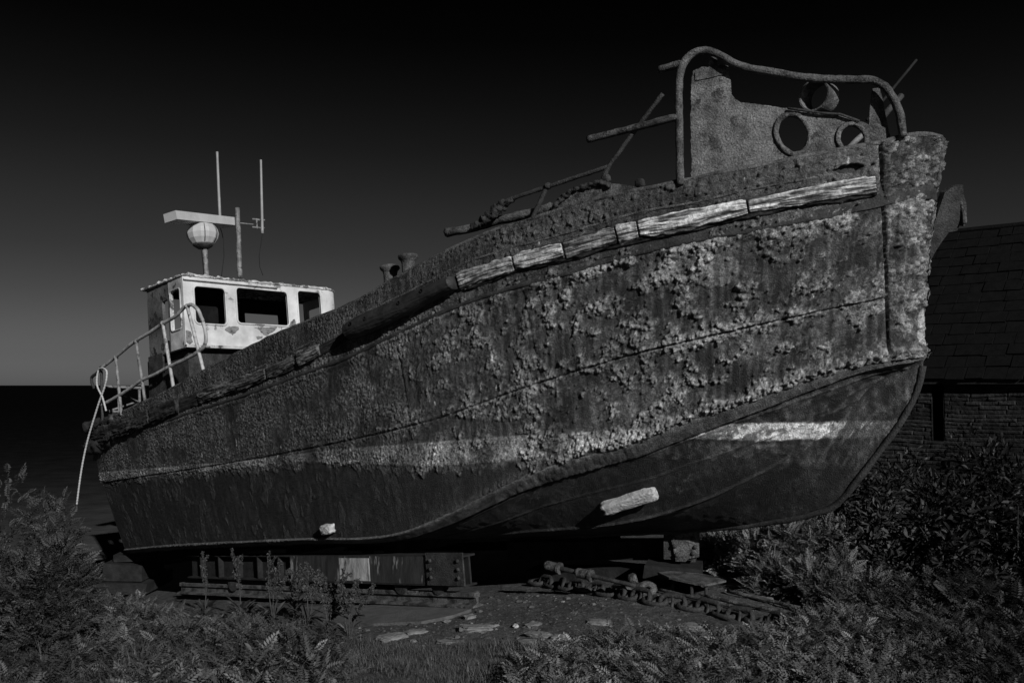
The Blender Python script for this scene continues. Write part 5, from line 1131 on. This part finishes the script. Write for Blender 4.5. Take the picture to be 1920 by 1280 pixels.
# tall dock weeds with seed heads
docks = [(578,1165,1062,0,'dock'), (384,1145,1048,-1,'dock'), (452,1150,1040,-1,'dock'), (512,1160,1045,1,'dock'), (553,1152,1078,1,'dock'), (618,1190,1072,-1,'dock'), (655,1195,1078,1,'dock')]
dlab = ['bare forked weed stalk between the dock plants', 'slim seeding dock stalk nearest the left bush', 'tallest thin dock stalk with a nodding tip', 'thick seed headed dock plant in the middle of the row', 'leaning dock stalk at the right end of the row of stalks', 'left stalk of the dense weed clump by the flat stones', 'right stalk of the dense weed clump by the flat stones']
for i_, ((x, yb, yt, ln_, _k), lb) in enumerate(zip(docks, dlab)):
    r = np.random.default_rng(90 + i_); b = gset(gpt(x, yb + 8)); dist = np.linalg.norm(b - EYE); k = dist / F; Hh = (yb + 8 - yt) * k; t = thing('dock_plant', b, lb, 'weed', 'tall seeding dock weeds')
    nb = 1 if i_ in (1, 2) else 3 if i_ in (3, 5, 6) else 2; mb = MB(); sd_ = Leaves()
    for j in range(nb):
        tip = b + np.array([(.06 * ln_ + (j - (nb - 1) / 2) * .12) + r.normal(0, .02), r.normal(0, .05), Hh * (1 - .12 * j)]); P_ = dense(np.array([b, b + (tip - b) * .5 + np.array([-.03 * ln_, 0, .02]), tip]), 14); mb.tube(P_, np.linspace(.007, .003, 14), 6)
        m = 150; u = r.uniform(.42, 1, m); Q = np.stack([np.interp(u, np.linspace(0, 1, 14), P_[:, c]) for c in range(3)], -1) + r.normal(0, .014, (m, 3)) * (1.3 - u[:, None])
        D = r.normal(0, 1, (m, 3)) + [0, 0, .5]; sd_.add(scatter(leaf_simple(.022, .013), Q, D, r.uniform(.6, 1.4, m), .05 * r.uniform(.5, 1.4, m), .6, i_ + j))
        for q_ in (.55, .7, .82):                                  # side sprays
            o_ = np.array([np.interp(q_, np.linspace(0, 1, 14), P_[:, c]) for c in range(3)]); e_ = o_ + np.array([r.choice([-1, 1]) * r.uniform(.04, .09), r.normal(0, .03), r.uniform(.05, .11)]); mb.tube(np.array(seg(o_, e_, 5)), .0025, 5)
            m = 40; u = r.random(m)[:, None]; sd_.add(scatter(leaf_simple(.02, .012), o_ + (e_ - o_) * u + r.normal(0, .008, (m, 3)), r.normal(0, 1, (m, 3)), r.uniform(.6, 1.4, m), .05 * r.uniform(.5, 1.4, m), .6, i_ + j + 7))
    mb.build('stem', M['stem'], t, smooth=True); sd_.build('seed_head', t)
    m = 16; az = r.uniform(0, 2 * math.pi, m); P_ = b + np.stack([np.cos(az) * .03, np.sin(az) * .03, r.uniform(.02, .12 + .12 * (i_ > 3), m)], -1); D = np.stack([np.cos(az), np.sin(az), r.uniform(.2, 1.1, m)], -1)
    Leaves().add(scatter(leaf_simple(.19, .05), P_, D, r.uniform(.6, 1.2, m), .035 * r.uniform(.6, 1.5, m), .3, i_ + 50)).build('leaves', t)

# gravel and chips of slate on the bare earth
gx_, gy_ = cover_points([(560,1150),(900,1120),(1100,1100),(1500,1105),(1560,1160),(1330,1215),(1080,1225),(700,1210),(600,1195)], 1700, 81)
rg_ = np.random.default_rng(82); m_ = len(gx_); gs_ = rg_.gamma(1.5, .0042, m_) + .003
cube = np.array([[-1,-.7,0],[.8,-1,0],[1,.8,0],[-.8,.9,0],[-.6,-.5,.7],[.5,-.6,.6],[.6,.5,.75],[-.5,.6,.6]]); cf = np.array([(4,5,6),(4,6,7),(0,1,5),(0,5,4),(1,2,6),(1,6,5),(2,3,7),(2,7,6),(3,0,4),(3,4,7)])
gt = scatter_up((cube, cf), np.stack([gx_, gy_, gz(gx_, gy_) - .001], -1), rg_.uniform(0, 6.28, m_), rg_.normal(0, .15, m_), gs_, .062 * np.exp(rg_.normal(0, .45, m_)))
link('gravel', gt[0], [gt[1]], material('gravel_stone', .6, 1.3, 30, .85, .4, attr='alb'), loc=(0, 0, 0), kind='stuff', label='small gravel and slate chips strewn over the bare earth', cat='gravel', alb=gt[2])
# short pale hose end hooked over the bulwark by the wheelhouse
pipe('hose_end', crv([(572,617),(577,616),(582,621),(584,630)], lambda x, y: on_plane(x, y, pR + nR * .06, nR)), .022, M['pipe_white'], boat, 8)

for poly in ([(424,614),(432,611),(446,612),(449,617),(443,622),(436,628),(430,624),(421,619)], [(476,614),(497,613),(520,613),(516,619),(506,624),(500,630),(490,625),(486,619)], [(545,604),(553,598),(555,612),(547,616),(541,612)], [(480,631),(493,630),(492,634),(484,637)], [(349,618),(358,622),(362,640),(355,646),(349,640)]):
    rp = []
    for (x0, y0), (x1, y1) in zip(poly, poly[1:] + poly[:1]):
        for t in (0, .33, .66): rp.append(to_front(x0 + (x1 - x0) * t + RNG.normal(0, .7), y0 + (y1 - y0) * t + RNG.normal(0, .7)))
    if sum(a_[0]*b_[1]-a_[1]*b_[0] for a_, b_ in zip(rp, rp[1:] + rp[:1])) < 0: rp = rp[::-1]
    mb = MB(); mb.plate(rp, [], W0 - AFT * .003, STB, UPV, -AFT, .002); mb.build('peeled_patch', M['pipe_grey'], front)
